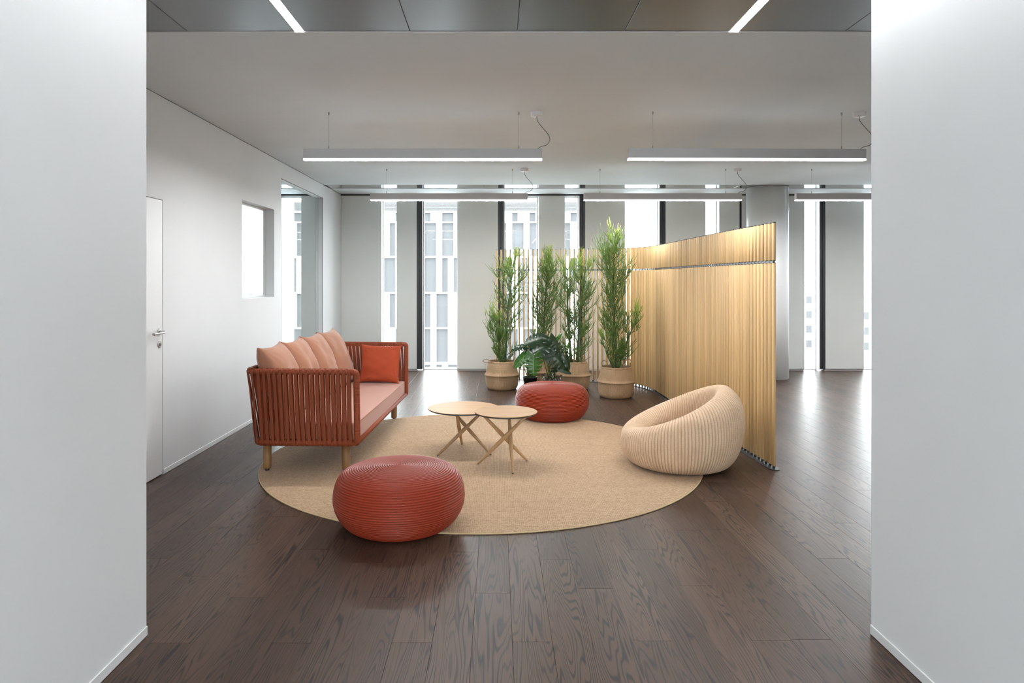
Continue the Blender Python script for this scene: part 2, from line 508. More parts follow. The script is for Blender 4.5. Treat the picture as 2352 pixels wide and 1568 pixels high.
# floor: slab and oak planks
fl = MB().box(XLL, XR, YN, YB + 0.6, -0.2, -0.013).build('floor', M['black'])
tag(fl, 'dark stained oak plank floor running towards the windows', 'floor', kind='structure')
PW = 0.166; PX0 = 0.0624
ends = {0: 2.83, 1: 3.655, 2: 3.314, 3: 2.835, 4: 3.794, 5: 3.351, 6: 2.84, 7: 4.098, 8: 3.366, 9: 2.85, 10: 3.675,
        -1: 3.267, -2: 3.763, -3: 2.824, -4: 3.226, -5: 3.62, -6: 2.82, -7: 3.8, -8: 3.226, -9: 2.818}
rnd = random.Random(4)
planks = []
for k in range(math.floor((XLL - PX0) / PW), math.ceil((XR - PX0) / PW)):
    x0 = max(PX0 + k * PW, XLL); x1 = min(PX0 + (k + 1) * PW, XR)
    if x1 - x0 < 0.02: continue
    e = ends.get(k, 2.8 + rnd.random() * 1.5)
    ys = [e]
    while ys[-1] < YB + 0.2: ys.append(ys[-1] + rnd.choice((1.25, 1.5, 1.75, 2.0, 2.2)))
    while ys[0] > YN: ys.insert(0, ys[0] - rnd.choice((1.25, 1.5, 1.75, 2.0)))
    for a, b in zip(ys, ys[1:]):
        a = max(a, YN); b = min(b, YB + 0.2)
        if b - a > 0.02: planks.append((x0, x1, a, b))
def plank_geo(mb, x0, x1, y0, y1, ox=0.0, oy=0.0):
    g = 0.0003; c = 0.0009; d = 0.0006
    x0 += g; x1 -= g; y0 += g; y1 -= g
    tone_ = rnd.random(); ru = rnd.random() * 60; rv = rnd.random() * 60
    o = [(x0, y0), (x1, y0), (x1, y1), (x0, y1)]; i_ = [(x0 + c, y0 + c), (x1 - c, y0 + c), (x1 - c, y1 - c), (x0 + c, y1 - c)]
    vs = [(x - ox, y - oy, -0.013) for x, y in o] + [(x - ox, y - oy, -d) for x, y in o] + [(x - ox, y - oy, 0) for x, y in i_]
    fs = [(8, 9, 10, 11)]
    for a in range(4):
        b = (a + 1) % 4
        fs += [(a, b, 4 + b, 4 + a), (4 + a, 4 + b, 8 + b, 8 + a)]
    pos = o + o + i_
    uvs = [tuple((pos[j][1] - y0 + ru, pos[j][0] - x0 + rv) for j in f) for f in fs]
    mb.add(vs, fs, uvs, [tone_] * 12)
def plank_rank(p):
    x0, x1, y0, y1 = p
    xc, yc = (x0 + x1) / 2, (y0 + y1) / 2
    if y1 < 2.3: return 1e6
    ye = max(yc, 2.6)
    inview = -0.79 < xc / ye < 0.80
    if yc < YC + 0.3 and not (CL - 0.1 < xc < CR + 0.1): inview = False
    if ye > YC and not (-0.52 < xc / ye < 0.56): inview = False
    if xc < XL: inview = False
    return (0 if inview else 1e5) + ye
planks.sort(key=plank_rank)
rest = MB()
for i, p in enumerate(planks):
    if i < 298:
        xc, yc = (p[0] + p[1]) / 2, (p[2] + p[3]) / 2
        mb = MB(); plank_geo(mb, *p, xc, yc)
        o = mb.build('plank', M['oak'], fl, 'tone'); o.location = (xc, yc, 0)
    else: plank_geo(rest, *p)
tag(rest.build('plank_field', M['oak'], fl, 'tone'), kind='stuff')

# ceiling: plaster field, corridor metal panels, metal diffuser by the windows
mb = MB()
YM = 3.884                    # end of the metal ceiling
for (y0, y1) in ((YM, 10.13), (10.56, YB + 0.5)): mb.box(XLL, XR, y0, y1, ZC, ZC + 0.25)
mb.box(XLL, XR, 10.13, 10.56, ZC + 0.03, ZC + 0.25)
mb.box(XLL, XR, YN, YM, ZC + 0.05, ZC + 0.25)
ce = mb.build('ceiling', M['ceil'])
tag(ce, 'plain off-white plaster ceiling with grey metal panels over the corridor', 'ceiling', kind='structure')
joints = [-6.6, -5.4, -4.2, -3.0, -2.38, -1.756, -1.121, -0.495, 0.114, 0.721, 1.3425, 1.969, 2.6, 3.2, 4.4, 5.6, 6.8, 9.0]
SW = 0.026                    # half width of a light strip
for a, b in zip(joints, joints[1:]):
    x0 = a + (SW + 0.003 if a in (-1.121, 1.3425) else 0.0015); x1 = b - (SW + 0.003 if b in (-1.121, 1.3425) else 0.0015)
    MB().rbox(x0, x1, YN, YM - 0.012, ZC, ZC + 0.045, 0.002).build('metal_panel', M['metal_ceiling'], ce)
MB().rbox(XLL, XR, YM - 0.011, YM - 0.001, ZC - 0.004, ZC + 0.05, 0.001).build('edge_trim', M['lamp_white'], ce)
x = XLL
while x < XR - 0.1:
    x1 = min(x + 1.28, XR)
    MB().rbox(x + 0.001, x1 - 0.001, 10.135, 10.555, ZC + 0.004, ZC + 0.03, 0.001).build('metal_strip', M['metal_strip'], ce)
    x = x1
MB().box(XLL, XR, YB - 0.004, YB + 0.05, ZC - 0.022, ZC - 0.0005).build('gap_shade_strip', M['black'], ce)  # solid black strip stands in for the shade in the gap above the panels
for xs, side in ((-1.121, 'left'), (1.3425, 'right')):
    r = empty('light_strip', (xs, 0, ZC))
    tag(r, 'glowing recessed light strip in the metal ceiling, the %s one' % side, 'ceiling light', 'recessed ceiling strips')
    MB().box(-SW, SW, YN + 0.3, YM - 0.012, 0.012, 0.03).build('diffuser', M['strip'], r)
    e = MB(); e.box(-SW - 0.003, -SW, YN + 0.3, YM - 0.012, 0.0, 0.04); e.box(SW, SW + 0.003, YN + 0.3, YM - 0.012, 0.0, 0.04)
    e.build('frame', M['lamp_white'], r)

# corridor walls (solid blocks) and the wall behind the camera
w = MB().box(XLL, CL, YN, YC, 0, ZC + 0.05).build('wall_near_left', M['wall'])
tag(w, 'smooth white corridor wall filling the left edge of the picture', 'wall', kind='structure')
w = MB().box(CR, XR, YN, YC + 0.012, 0, ZC + 0.05).build('wall_near_right', M['wall'])
tag(w, 'smooth white corridor wall filling the right edge of the picture', 'wall', kind='structure')
RW0, RW1 = -1.3, 1.4            # added glazing, unseen behind the viewpoint, lets in fill daylight
w = MB(); w.box(XLL, RW0, YN - 0.2, YN, 0, ZC + 0.1); w.box(RW1, XR, YN - 0.2, YN, 0, ZC + 0.1); w.box(RW0, RW1, YN - 0.2, YN, 2.75, ZC + 0.1)
w = w.build('wall_rear', M['wall'])
wi = MB(); wi.box(RW0, RW0 + 0.05, YN - 0.14, YN - 0.06, 0, 2.75); wi.box(RW1 - 0.05, RW1, YN - 0.14, YN - 0.06, 0, 2.75)
wi.box(RW0 + 0.05, RW1 - 0.05, YN - 0.14, YN - 0.06, 2.69, 2.75); wi.box(RW0 + 0.05, RW1 - 0.05, YN - 0.14, YN - 0.06, 0, 0.05); wi.box(0.02, 0.08, YN - 0.14, YN - 0.06, 0.05, 2.69)
wi = wi.build('window_20', M['dark_metal']); tag(wi, 'added unseen glazing for fill daylight at the corridor end behind the viewpoint', 'window', kind='structure')
MB().box(RW0 + 0.05, RW1 - 0.05, YN - 0.105, YN - 0.095, 0.05, 2.69).build('pane', M['glass'], wi)
portal('window_portal', ((RW0 + RW1) / 2, YN - 0.17, 1.37), (PI / 2, 0, 0), RW1 - RW0, 2.75)
tag(w, 'white end wall of the corridor behind the viewpoint', 'wall', kind='structure')
w = MB().box(XR, XR + 0.2, YN, YB + 0.2, -0.1, ZC + 0.2).build('wall_right', M['wall'])
tag(w, 'far right white end wall of the open office', 'wall', kind='structure')
w = MB().box(XLL - 0.2, XLL, YN, YB + 0.2, -0.1, ZC + 0.2).build('wall_far_left', M['wall'])
tag(w, 'white outer wall of the small room on the left', 'wall', kind='structure')
BH = 0.0415
for nm, lab, q in (('baseboard_near_left', 'low white baseboard along the left corridor wall', (CL, CL + 0.006, YN, YC)),
                   ('baseboard_near_right', 'low white baseboard along the right corridor wall', (CR - 0.006, CR, YN, YC + 0.012))):
    b = MB().rbox(*q, 0.001, BH, 0.002).build(nm, M['base'])
    tag(b, lab, 'baseboard', kind='structure')

# left wall with door, small window and tall glazed opening
DY0, DY1, DZ = 4.34, 5.252, 2.113
WY0, WY1, WZ0, WZ1 = 6.887, 7.883, 1.303, 2.308
GY0, GY1, GZ = 8.124, 10.08, 2.708
TH = 0.112
x0, x1 = XL - TH, XL
mb = MB()
mb.box(x0, x1, YC, DY0, 0, ZC); mb.box(x0, x1, DY0, DY1, DZ, ZC)
mb.box(x0, x1, DY1, WY0, 0, ZC); mb.box(x0, x1, WY0, WY1, 0, WZ0); mb.box(x0, x1, WY0, WY1, WZ1, ZC)
mb.box(x0, x1, WY1, GY0, 0, ZC); mb.box(x0, x1, GY0, GY1, GZ, ZC); mb.box(x0, x1, GY1, YB + 0.15, 0, ZC)
w = mb.build('wall_left', M['wall'])
tag(w, 'long white wall on the left behind the sofa, with door and openings', 'wall', kind='structure')
MB().box(XL, XL + 0.002, YC, YB, ZC - 0.006, ZC - 0.001).build('gap_shade_strip', M['cable'], w)  # thin grey strip coloured as the shade line where wall meets ceiling
for i, (a, b) in enumerate(((DY1 + 0.004, GY0), (GY1, YB))):
    o = MB().rbox(XL, XL + 0.007, a, b, 0.001, BH, 0.002).build('baseboard_left' if i == 0 else 'baseboard_left_corner', M['base'])
    tag(o, 'low white baseboard along the left wall' if i == 0 else 'short white baseboard at the window corner of the left wall', 'baseboard', kind='structure')

d = empty('door_1', (XL - 0.02, (DY0 + DY1) / 2, 0))
tag(d, 'flush white door with steel lever handle in the left wall', 'door', kind='structure')
MB().rbox(-0.02, 0.0185, -(DY1 - DY0) / 2 + 0.003, (DY1 - DY0) / 2 - 0.003, 0.008, DZ - 0.004, 0.0015).build('door_leaf', M['door'], d)
MB().box(-0.06, -0.021, -(DY1 - DY0) / 2, (DY1 - DY0) / 2, 0.0, DZ).build('rebate', M['black'], d)
hy = 5.2 - (DY0 + DY1) / 2
def disc_x(mb, x0, x1, cy, cz, r, n=24):
    vs = []; 
    for xx, rr in ((x0, r), (x1 - 0.002, r), (x1, r * 0.9)):
        vs += [(xx, cy + rr * math.cos(2 * PI * k / n), cz + rr * math.sin(2 * PI * k / n)) for k in range(n)]
    fs = []
    for i in range(2): fs += [(i * n + k, i * n + (k + 1) % n, (i + 1) * n + (k + 1) % n, (i + 1) * n + k) for k in range(n)]
    fs.append(tuple(2 * n + k for k in range(n)))
    mb.add(vs, fs)
    return mb
mb = disc_x(MB(), 0.018, 0.027, hy, 1.102, 0.026)
h = mb.build('handle', M['chrome'], d); tag(h, 'brushed steel lever handle')
pts = catmull([(0.025, hy, 1.102), (0.055, hy, 1.102), (0.068, hy - 0.012, 1.101), (0.070, hy - 0.05, 1.099), (0.070, hy - 0.185, 1.097)], 6)
MB().tube(pts, 0.0095, 12).build('lever', M['chrome'], h)
mb = disc_x(MB(), 0.018, 0.027, hy, 1.006, 0.026)
k_ = mb.build('keyhole_plate', M['chrome'], d); tag(k_, 'round steel keyhole plate')
disc_x(MB(), 0.026, 0.0285, hy, 1.006, 0.012).build('keyhole', M['dark_metal'], k_)

def frame_yz(mb, x0, x1, y0, y1, z0, z1, t):
    mb.box(x0, x1, y0, y0 + t, z0, z1); mb.box(x0, x1, y1 - t, y1, z0, z1)
    mb.box(x0, x1, y0 + t, y1 - t, z0, z0 + t); mb.box(x0, x1, y0 + t, y1 - t, z1 - t, z1)
    return mb
wi = frame_yz(MB(), x0 - 0.012, x0 + 0.014, WY0, WY1, WZ0, WZ1, 0.022).build('window_1', M['base'])
tag(wi, 'small square interior window in the left wall above the sofa', 'window', kind='structure')
MB().box(x0 - 0.002, x0 + 0.004, WY0 + 0.02, WY1 - 0.02, WZ0 + 0.02, WZ1 - 0.02).build('pane', M['glass'], wi)
wi = frame_yz(MB(), x1 - 0.006, x1 - 0.0005, GY0, GY1, 0, GZ, 0.008).build('window_2', M['cable'])
tag(wi, 'tall glazed opening in the left wall near the window corner', 'window', kind='structure')
MB().box(x0 + 0.05, x0 + 0.058, GY0, GY1, 0.0, GZ).build('pane', M['glass'], wi)

# window wall: white panels, dark mullions, panes
wb = MB()
wb.box(XLL, XR, YB + 0.02, YB + 0.3, ZC - 0.02, ZC + 0.3)
wb.box(XLL, XR, YB + 0.2, YB + 0.6, -0.3, -0.014)
wb.box(4.03, 4.79, YB + 0.0, YB + 0.17, 0.0, ZC)
wallb = empty('wall_back', (0, 0, 0))
tag(wallb, 'window wall at the back with white panels between tall windows', 'wall', kind='structure')
panels = [(-2.574, -1.909), (-1.657, -1.327), (-0.653, 0.014), (0.682, 1.112), (1.449, 2.109), (2.777, 3.437), (3.659, 3.996),
          (4.80, 5.065), (5.410, 6.048), (6.72, 7.2), (7.75, 8.3), (-3.233, -2.69), (-5.2, -4.6), (-6.6, -6.0)]
for a, b in panels:
    wb.box(a, b, YB + 0.025, YB + 0.15, -0.012, 0.028)
    MB().rbox(a, b, YB, YB + 0.15, 0.026, ZC - 0.022, 0.004).build('facade_panel', M['panel'], wallb)
wb.build('wall_core', M['wall'], wallb)
wins = [(-1.909, -1.657, None, 'narrow bright window behind the sofa'),
        (-1.234, -0.653, (-1.327, -1.234), 'wide window to the right of the first dark mullion'),
        (0.108, 0.682, (0.014, 0.108), 'wide window behind the left end of the slatted screen'),
        (1.112, 1.356, (1.356, 1.449), 'narrow window above the two middle potted plants'),
        (2.109, 2.676, (2.676, 2.777), 'wide window over the curve of the slatted screen'),
        (3.437, 3.659, (3.996, 4.03), 'narrow window left of the round white column'),
        (5.065, 5.317, (5.317, 5.410), 'narrow window right of the round white column'),
        (6.048, 6.62, (6.62, 6.72), 'window cut by the right corridor wall'),
        (7.2, 7.75, None, 'far right tall window hidden behind the right corridor wall'),
        (8.3, 9.0, None, 'last tall window at the right end of the office'),
        (-4.6, -3.233, (-3.70, -3.60), 'wide window of the room behind the left wall'),
        (-6.0, -5.2, None, 'outermost window of the room behind the left wall')]
for i, (a, b, mu, lab) in enumerate(wins):
    fr = MB(); y0, y1 = YB + 0.12, YB + 0.17; tf = 0.02
    fr.box(a, a + tf, y0, y1, 0, ZC - 0.02); fr.box(b - tf, b, y0, y1, 0, ZC - 0.02)
    fr.box(a + tf, b - tf, y0, y1, -0.012, 0.012); fr.box(a + tf, b - tf, y0, y1, ZC - 0.045, ZC - 0.02)
    f = fr.build('window_%d' % (i + 3), M['base'])
    tag(f, lab, 'window', kind='structure')
    MB().box(a + tf * 0.9, b - tf * 0.9, y0 + 0.02, y0 + 0.03, 0.01, ZC - 0.04).build('pane', M['glass'], f)
    if mu:
        q = MB(); c = (mu[0] + mu[1]) / 2
        q.rbox(mu[0], c - 0.0025, YB + 0.006, YB + 0.16, 0.02, ZC - 0.022, 0.002)
        q.rbox(c + 0.0025, mu[1], YB + 0.006, YB + 0.16, 0.02, ZC - 0.022, 0.002)
        q.box(c - 0.003, c + 0.003, YB + 0.02, YB + 0.15, 0.02, ZC - 0.022)
        q.build('mullion', M['dark_metal'], f)
        if mu[0] >= b - 1e-6:
            MB().box(mu[0] - 0.003, mu[0] - 0.0005, YB + 0.008, YB + 0.12, 0.012, ZC - 0.03).build('reveal', M['base'], f)
    portal('window_portal', ((a + b) / 2, YB + 0.19, ZC / 2), (-PI / 2, 0, 0), b - a, ZC)

# round column
prof = [(0.0, 0.0), (0.302, 0.0), (0.302, 0.006), (0.307, 0.008), (0.307, ZC - 0.012), (0.300, ZC - 0.010), (0.300, ZC)]
c = MB().lathe(prof, 72).build('column', M['column'])
c.location = (4.14, 10.47, 0)
tag(c, 'round white column between floor and ceiling near the windows', 'column', kind='structure')

# ------------------------------------------------------------------ pendant lamps
def make_lamp():
    r = empty('pendant_lamp', (0, 0, 0))
    L = 2.0; z0, z1 = -0.397, -0.311
    MB().rbox(0, L, -0.03, 0.03, z0 + 0.006, z1, 0.0015).build('housing', M['lamp_body'], r)
    df = MB().box(0.0, L, -0.0292, 0.0292, z0 - 0.006, z0 + 0.006).build('diffuser', M['glow'], r)
    df.data.materials.append(M['glow_edge'])            # the sides of the diffuser glow far less than its face
    for p in df.data.polygons:
        if p.index > 0: p.material_index = 1
    MB().box(0.02, L - 0.02, -0.012, 0.012, z1, z1 + 0.001).build('ceiling_fill', M['ceiling_fill'], r)  # added glow strip, cancels the dark band on the ceiling above the housing
    for xx in (0.207, 1.806):
        MB().tube([(xx, 0, z1), (xx, 0, -0.012)], 0.0011, 6).build('suspension_wire', M['wire'], r)
        q = MB(); q.lathe([(0, -0.024), (0.004, -0.024), (0.007, -0.014), (0.007, 0.0)], 12, xx, 0)
        q.build('wire_fitting', M['wire'], r); q = MB()
        q.lathe([(0.0045, z1), (0.0045, z1 + 0.022), (0.002, z1 + 0.03), (0, z1 + 0.03)], 10, xx, 0)
        q.build('wire_fitting', M['wire'], r)
    MB().lathe([(0.0, -0.034), (0.046, -0.034), (0.05, -0.030), (0.052, 0.0)], 32, 1.958, 0).build('canopy', M['lamp_white'], r)
    pts = catmull([(1.958, 0, -0.03), (1.962, 0, -0.07), (2.0, -0.01, -0.125), (2.05, -0.015, -0.185), (2.066, -0.015, -0.235),
                   (2.04, -0.01, -0.275), (1.99, -0.005, -0.29), (1.958, 0, -0.312)], 6)
    MB().tube(pts, 0.003, 8).build('power_cable', M['cable'], r)
    return r
def copy_tree(o, parent=None):
    c = o.copy(); COL.objects.link(c); c.parent = parent
    for ch in list(o.children): copy_tree(ch, c)
    return c
lamp0 = make_lamp()
spots = [(-1.6245, 5.745, 0.0, 'white linear pendant lamp in the front row above the coffee tables'),
         (1.0965, 5.72, 0.018, 'white linear pendant lamp in the front row above the near end of the screen'),
         (-1.612, 8.686, 0.0, 'smaller-looking linear pendant lamp in the back row behind the sofa side'),
         (1.102, 8.686, 0.0, 'linear pendant lamp in the back row left of the round column'),
         (3.795, 5.745, 0.0, 'linear pendant lamp added to the front row for more light, hidden behind the right corridor wall'),  # unseen, added to brighten the right side of the room
         (6.49, 5.745, 0.0, 'linear pendant lamp added at the right of the front row for more light, out of view'),  # added out of view as extra light from the right
         (6.49, 8.686, 0.0, 'linear pendant lamp added at the right of the back row for more light, out of view'),  # unseen extra lamp, added for light on the column and panels
         (-5.5, 8.3, 0.0, 'unseen linear pendant lamp added to brighten the side room, level with the sofa back'),  # added out of view to lighten the side room and its jambs
         (-5.5, 5.6, 0.0, 'unseen linear pendant lamp added to brighten the side room, level with the white door'),  # second unseen lamp added to light the side room
         (3.795, 8.686, 0.0, 'linear pendant lamp in the back row cut off by the right corridor wall')]
for i, (x, y, rz, lab) in enumerate(spots):
    o = lamp0 if i == 0 else copy_tree(lamp0)
    o.location = (x, y, ZC); o.rotation_euler = (0, 0, rz)
    tag(o, lab, 'pendant lamp', 'linear pendant lamps')

# ------------------------------------------------------------------ rug
RX, RY, RR = -0.128, 5.815, 1.797
rug = empty('round_rug', (RX, RY, 0))
tag(rug, 'large round tan sisal rug with braided edge under the seating', 'rug')
q = MB(); n = 160
q.add([(RR * math.cos(2 * PI * k / n), RR * math.sin(2 * PI * k / n), 0.0) for k in range(n)] + [((RR - 0.006) * math.cos(2 * PI * k / n), (RR - 0.006) * math.sin(2 * PI * k / n), 0.010) for k in range(n)],
      [(k, (k + 1) % n, n + (k + 1) % n, n + k) for k in range(n)] + [tuple(n + k for k in range(n))])
q.build('weave', M['rug'], rug)
MB().tube([(RR * math.cos(2 * PI * k / n), RR * math.sin(2 * PI * k / n), 0.0052) for k in range(n)], 0.0055, 8, closed=True).build('braided_edge', M['rug_edge'], rug)
RZ = 0.010

# ------------------------------------------------------------------ ottomans
def ottoman_mesh():
    # body outline (r, z); coil ridges are added along its normal
    ctrl = [(0.255, 0.004), (0.30, 0.016), (0.345, 0.055), (0.378, 0.11), (0.392, 0.165), (0.390, 0.215), (0.380, 0.262), (0.360, 0.302),
            (0.326, 0.331), (0.272, 0.349), (0.19, 0.358), (0.10, 0.361), (0.0, 0.363)]
    pts = catmull([(a, 0, b) for a, b in ctrl], 12)
    fine = resample(pts, 0.0142 / 8)
    L = len(fine); prof = []
    for i, p in enumerate(fine):
        a = fine[max(i - 1, 0)]; b = fine[min(i + 1, L - 1)]
        d = (b - a).normalized(); nrm = Vector((d.z, 0, -d.x))
        ph = (i % 8) / 8
        bump = math.sqrt(max(0.0, 1 - (2 * ph - 1) ** 2)) * 0.0076
        r = max(p.x + nrm.x * bump, 0.0); prof.append((r, p.z + nrm.z * bump))
    prof = [(0.0, 0.0), (0.25, 0.0)] + prof + [(0.0, prof[-1][1])]
    return MB().lathe(prof, 120).mesh('ottoman_coils')
om = ottoman_mesh()
for x, y, z, lab in ((-0.599, 4.185, RZ, 'terracotta coiled-cord pouf at the front, half on the dark floor'),
                     (0.594, 7.395, RZ, 'terracotta coiled-cord pouf at the back in front of the plants')):
    o = link('pouf', om, M['red_cord'], loc=(x, y, 0.0 if y < 5 else RZ - 0.002))
    tag(o, lab, 'pouf', 'terracotta poufs')

# ------------------------------------------------------------------ coffee tables
def coffee_table(loc, R, H, feet, rt, lab):
    r = empty('coffee_table', loc)
    tag(r, lab, 'coffee table', 'round oak coffee tables')
    n = 64; z = H
    top = MB(); top.lathe([(0.0, z), (R - 0.001, z), (R, z - 0.001), (R, z - 0.003)], n, smooth=False)
    o = top.build('table_top', M['table_top'], r)
    MB().lathe([(R, z - 0.003), (R, z - 0.009), (R - 0.012, z - 0.016), (0.0, z - 0.016)], n, smooth=False).build('table_edge', M['table_edge'], r)
    for (fx, fy) in feet:
        a = math.atan2(fy, fx) + math.radians(160)
        p0 = Vector((fx, fy, 0.006)); p1 = Vector((rt * math.cos(a), rt * math.sin(a), H - 0.016))
        pts = [p0.lerp(p1, q) for q in (0, 0.012, 0.2, 0.45, 0.6, 0.8, 1.0)]
        g = MB().tube(pts, [0.0075, 0.0095, 0.0125, 0.0165, 0.0165, 0.0135, 0.0115], 10).build('leg', M['table_leg'], r)
        MB().lathe([(0.0, 0.0), (0.007, 0.0), (0.007, 0.006), (0, 0.006)], 10, fx, fy).build('foot_cap', M['dark_metal'], g)
    return r
coffee_table((0.070, 5.457, RZ), 0.2506, 0.439, [(-0.2235, 0.064), (0.05, -0.219), (0.173, 0.156)], 0.195, 'smaller, taller oak coffee table with crossed legs, on the right')
coffee_table((-0.292, 5.917, RZ), 0.305, 0.383, [(-0.21, -0.147), (-0.027, 0.256), (0.2364, -0.11)], 0.20, 'larger, lower oak coffee table with crossed legs, on the left')

# ------------------------------------------------------------------ sofa
sofa = empty('sofa', (-1.051, 6.325, 0), -0.0347)
tag(sofa, 'rust red strap-woven sofa with pink seat beside the left wall', 'sofa')
def upath(xf, xb, y, z, rc, nc=7):
    """U path: near front -> near back corner -> far back corner -> far front"""
    pts = [(xf, -y, z)]
    for k in range(nc):
        a = -PI / 2 - (PI / 2) * k / (nc - 1)
        pts.append((xb + rc + rc * math.cos(a), -y + rc + rc * math.sin(a), z))
    for k in range(nc):
        a = PI - (PI / 2) * k / (nc - 1)
        pts.append((xb + rc + rc * math.cos(a), y - rc + rc * math.sin(a), z))
    pts.append((xf, y, z))
    return pts
RT = 0.0215
top_path = upath(-0.004, -0.835, 1.128, 0.795, 0.10)
bot_path = upath(0.012, -0.762, 1.108, 0.252, 0.055)
tube_pts = resample(top_path, 0.02)
# top rail bends down into the two front posts
def post(sgn):
    return [(-0.004 - 0.03, sgn * 1.128, 0.795), (0.002, sgn * 1.128, 0.7945), (0.0145, sgn * 1.128, 0.786), (0.018, sgn * 1.127, 0.765), (0.018, sgn * 1.124, 0.70), (0.020, sgn * 1.110, 0.30), (0.014, sgn * 1.108, 0.258)]
MB().tube(top_path, RT, 12).build('top_rail', M['red_wound'], sofa)
MB().tube(bot_path + [], RT, 12).build('bottom_rail', M['red_wound'], sofa)
MB().tube([(0.014, -1.108, 0.252), (0.014, 1.108, 0.252)], RT, 12).build('front_rail', M['red_wound'], sofa)
for sg in (-1, 1):
    MB().tube(catmull(post(sg), 5), 0.0245, 12).build('front_post', M['red_wound'], sofa)
def along(path, s):
    """point and outward normal at normalised arc length s"""
    P_ = [Vector(p) for p in path]; L = [0.0]
    for a, b in zip(P_, P_[1:]): L.append(L[-1] + (b - a).length)
    q = s * L[-1]
    for i in range(len(P_) - 1):
        if q <= L[i + 1] or i == len(P_) - 2:
            d = (P_[i + 1] - P_[i]).normalized()
            p = P_[i] + d * (q - L[i])
            return p, Vector((d.y, -d.x, 0)) * -1.0, d
def strap_mesh(st, sb, side, hw_=0.0110):
    pt, nt, dt = along(top_path, st); pb, nb, db = along(bot_path, sb)
    nt = nt * side; nb = nb * side
    # keep the outward side away from the seat centre
    r = RT + 0.0015; th = 0.004
    up = Vector((0, 0, 1))
    path = [(pt + up * r * 1.0, up, dt), (pt + (up + nt).normalized() * r, (up + nt).normalized(), dt), (pt + nt * r, nt, dt),
            (pb + nb * r, nb, db), (pb + (nb - up).normalized() * r, (nb - up).normalized(), db), (pb - up * r, -up, db)]
    hw = hw_; vs = []
    for p, nn, dd in path:
        vs += [p - dd * hw, p + dd * hw, p + dd * hw + nn * th, p - dd * hw + nn * th]
    fs = [(0, 1, 2, 3)]
    for i in range(len(path) - 1):
        a = 4 * i; b = a + 4
        fs += [(a, b, b + 1, a + 1), (a + 1, b + 1, b + 2, a + 2), (a + 2, b + 2, b + 3, a + 3), (a + 3, b + 3, b, a)]
    e = 4 * (len(path) - 1); fs.append((e + 3, e + 2, e + 1, e))
    mb = MB(); mb.add(vs, fs); return mb
Ltop = sum((Vector(b) - Vector(a)).length for a, b in zip(top_path, top_path[1:]))
NS = int(Ltop / 0.0408)
rs = random.Random(7)
_, ntest, _ = along(top_path, 0.02)
OUT = 1 if ntest.y < 0 else -1
for i in range(NS):
    s0 = (i + 0.75) / (NS + 0.5)
    j = rs.uniform(-0.0008, 0.0008)
    strap_mesh(s0, s0 + 0.0022 + j, OUT).build('strap', M['red_strap'], sofa)
    s1 = s0 + 0.5 / NS
    if s1 < 0.995: strap_mesh(s1 - 0.0022, min(s1 + 0.002 + j, 0.998), -OUT, 0.0178).build('strap', M['red_strap'], sofa)
# platform, seat cushion, legs
MB().rbox(-0.745, 0.005, -1.09, 1.09, 0.238, 0.262, 0.004).build('seat_platform', M['red_strap'], sofa)
def soft_box(x0, x1, y0, y1, z0, z1, r, n=5, crown=0.0):
    """box with rounded edges as a superellipsoid-like grid"""
    mb = MB()
    import itertools
    hx, hy, hz = (x1 - x0) / 2, (y1 - y0) / 2, (z1 - z0) / 2
    cx, cy, cz = (x0 + x1) / 2, (y0 + y1) / 2, (z0 + z1) / 2
    def samples(h):
        a = [-h + r * (1 - math.cos(PI / 2 * k / n)) for k in range(n + 1)]
        mid = [(-h + r) + (2 * h - 2 * r) * k / 8 for k in range(1, 8)]
        return a + mid + [-v for v in reversed(a)]
    def face(ax, sg):
        o = [i for i in range(3) if i != ax]; H = (hx, hy, hz)
        A = samples(H[o[0]]); B = samples(H[o[1]])
        vs = []
        for a in A:
            for b in B:
                p = [0, 0, 0]; p[ax] = sg * H[ax]; p[o[0]] = a; p[o[1]] = b
                inner = [max(-H[i] + r, min(H[i] - r, p[i])) for i in range(3)]
                d = Vector([p[i] - inner[i] for i in range(3)])
                if d.length > 1e-9: d = d.normalized() * r
                q = [inner[i] + d[i] for i in range(3)]
                cz_ = crown * (1 - (q[0] / hx) ** 2) * (1 - (q[1] / hy) ** 4) * (1 if q[2] > 0 else 0)
                vs.append((cx + q[0], cy + q[1], cz + q[2] + cz_))
        nb = len(B); fs = []
        for i in range(len(A) - 1):
            for j in range(nb - 1):
                f = (i * nb + j, (i + 1) * nb + j, (i + 1) * nb + j + 1, i * nb + j + 1)
                flip = (sg > 0) ^ (ax == 1)
                fs.append(f if flip else f[::-1])
        mb.add(vs, fs, smooth=True)
    for ax in range(3):
        for sg in (-1, 1): face(ax, sg)
    return mb
seat = soft_box(-0.735, 0.012, -1.082, 1.082, 0.263, 0.402, 0.018, 4, 0.006).build('seat_cushion', M['seat_pink'], sofa)
sp_ = MB()
for z in (0.272, 0.394):
    sp_.tube([(0.0105, -1.07, z), (0.0105, 1.07, z)], 0.0035, 6)
sp_.build('piping', M['seat_pink'], seat)
for lx in (-0.092, -0.712):
    for ly in (-1.012, 1.004):
        zf = RZ if ly < 0 else 0.0
        g = MB().lathe([(0.0, zf + 0.018), (0.0285, zf + 0.018), (0.0315, zf + 0.03), (0.0325, 0.24), (0, 0.24)], 20, lx, ly).build('leg', M['sofa_leg'], sofa)
        MB().lathe([(0.0, zf), (0.014, zf), (0.016, zf + 0.006), (0.016, zf + 0.018), (0, zf + 0.018)], 14, lx, ly).build('foot', M['dark_metal'], g)

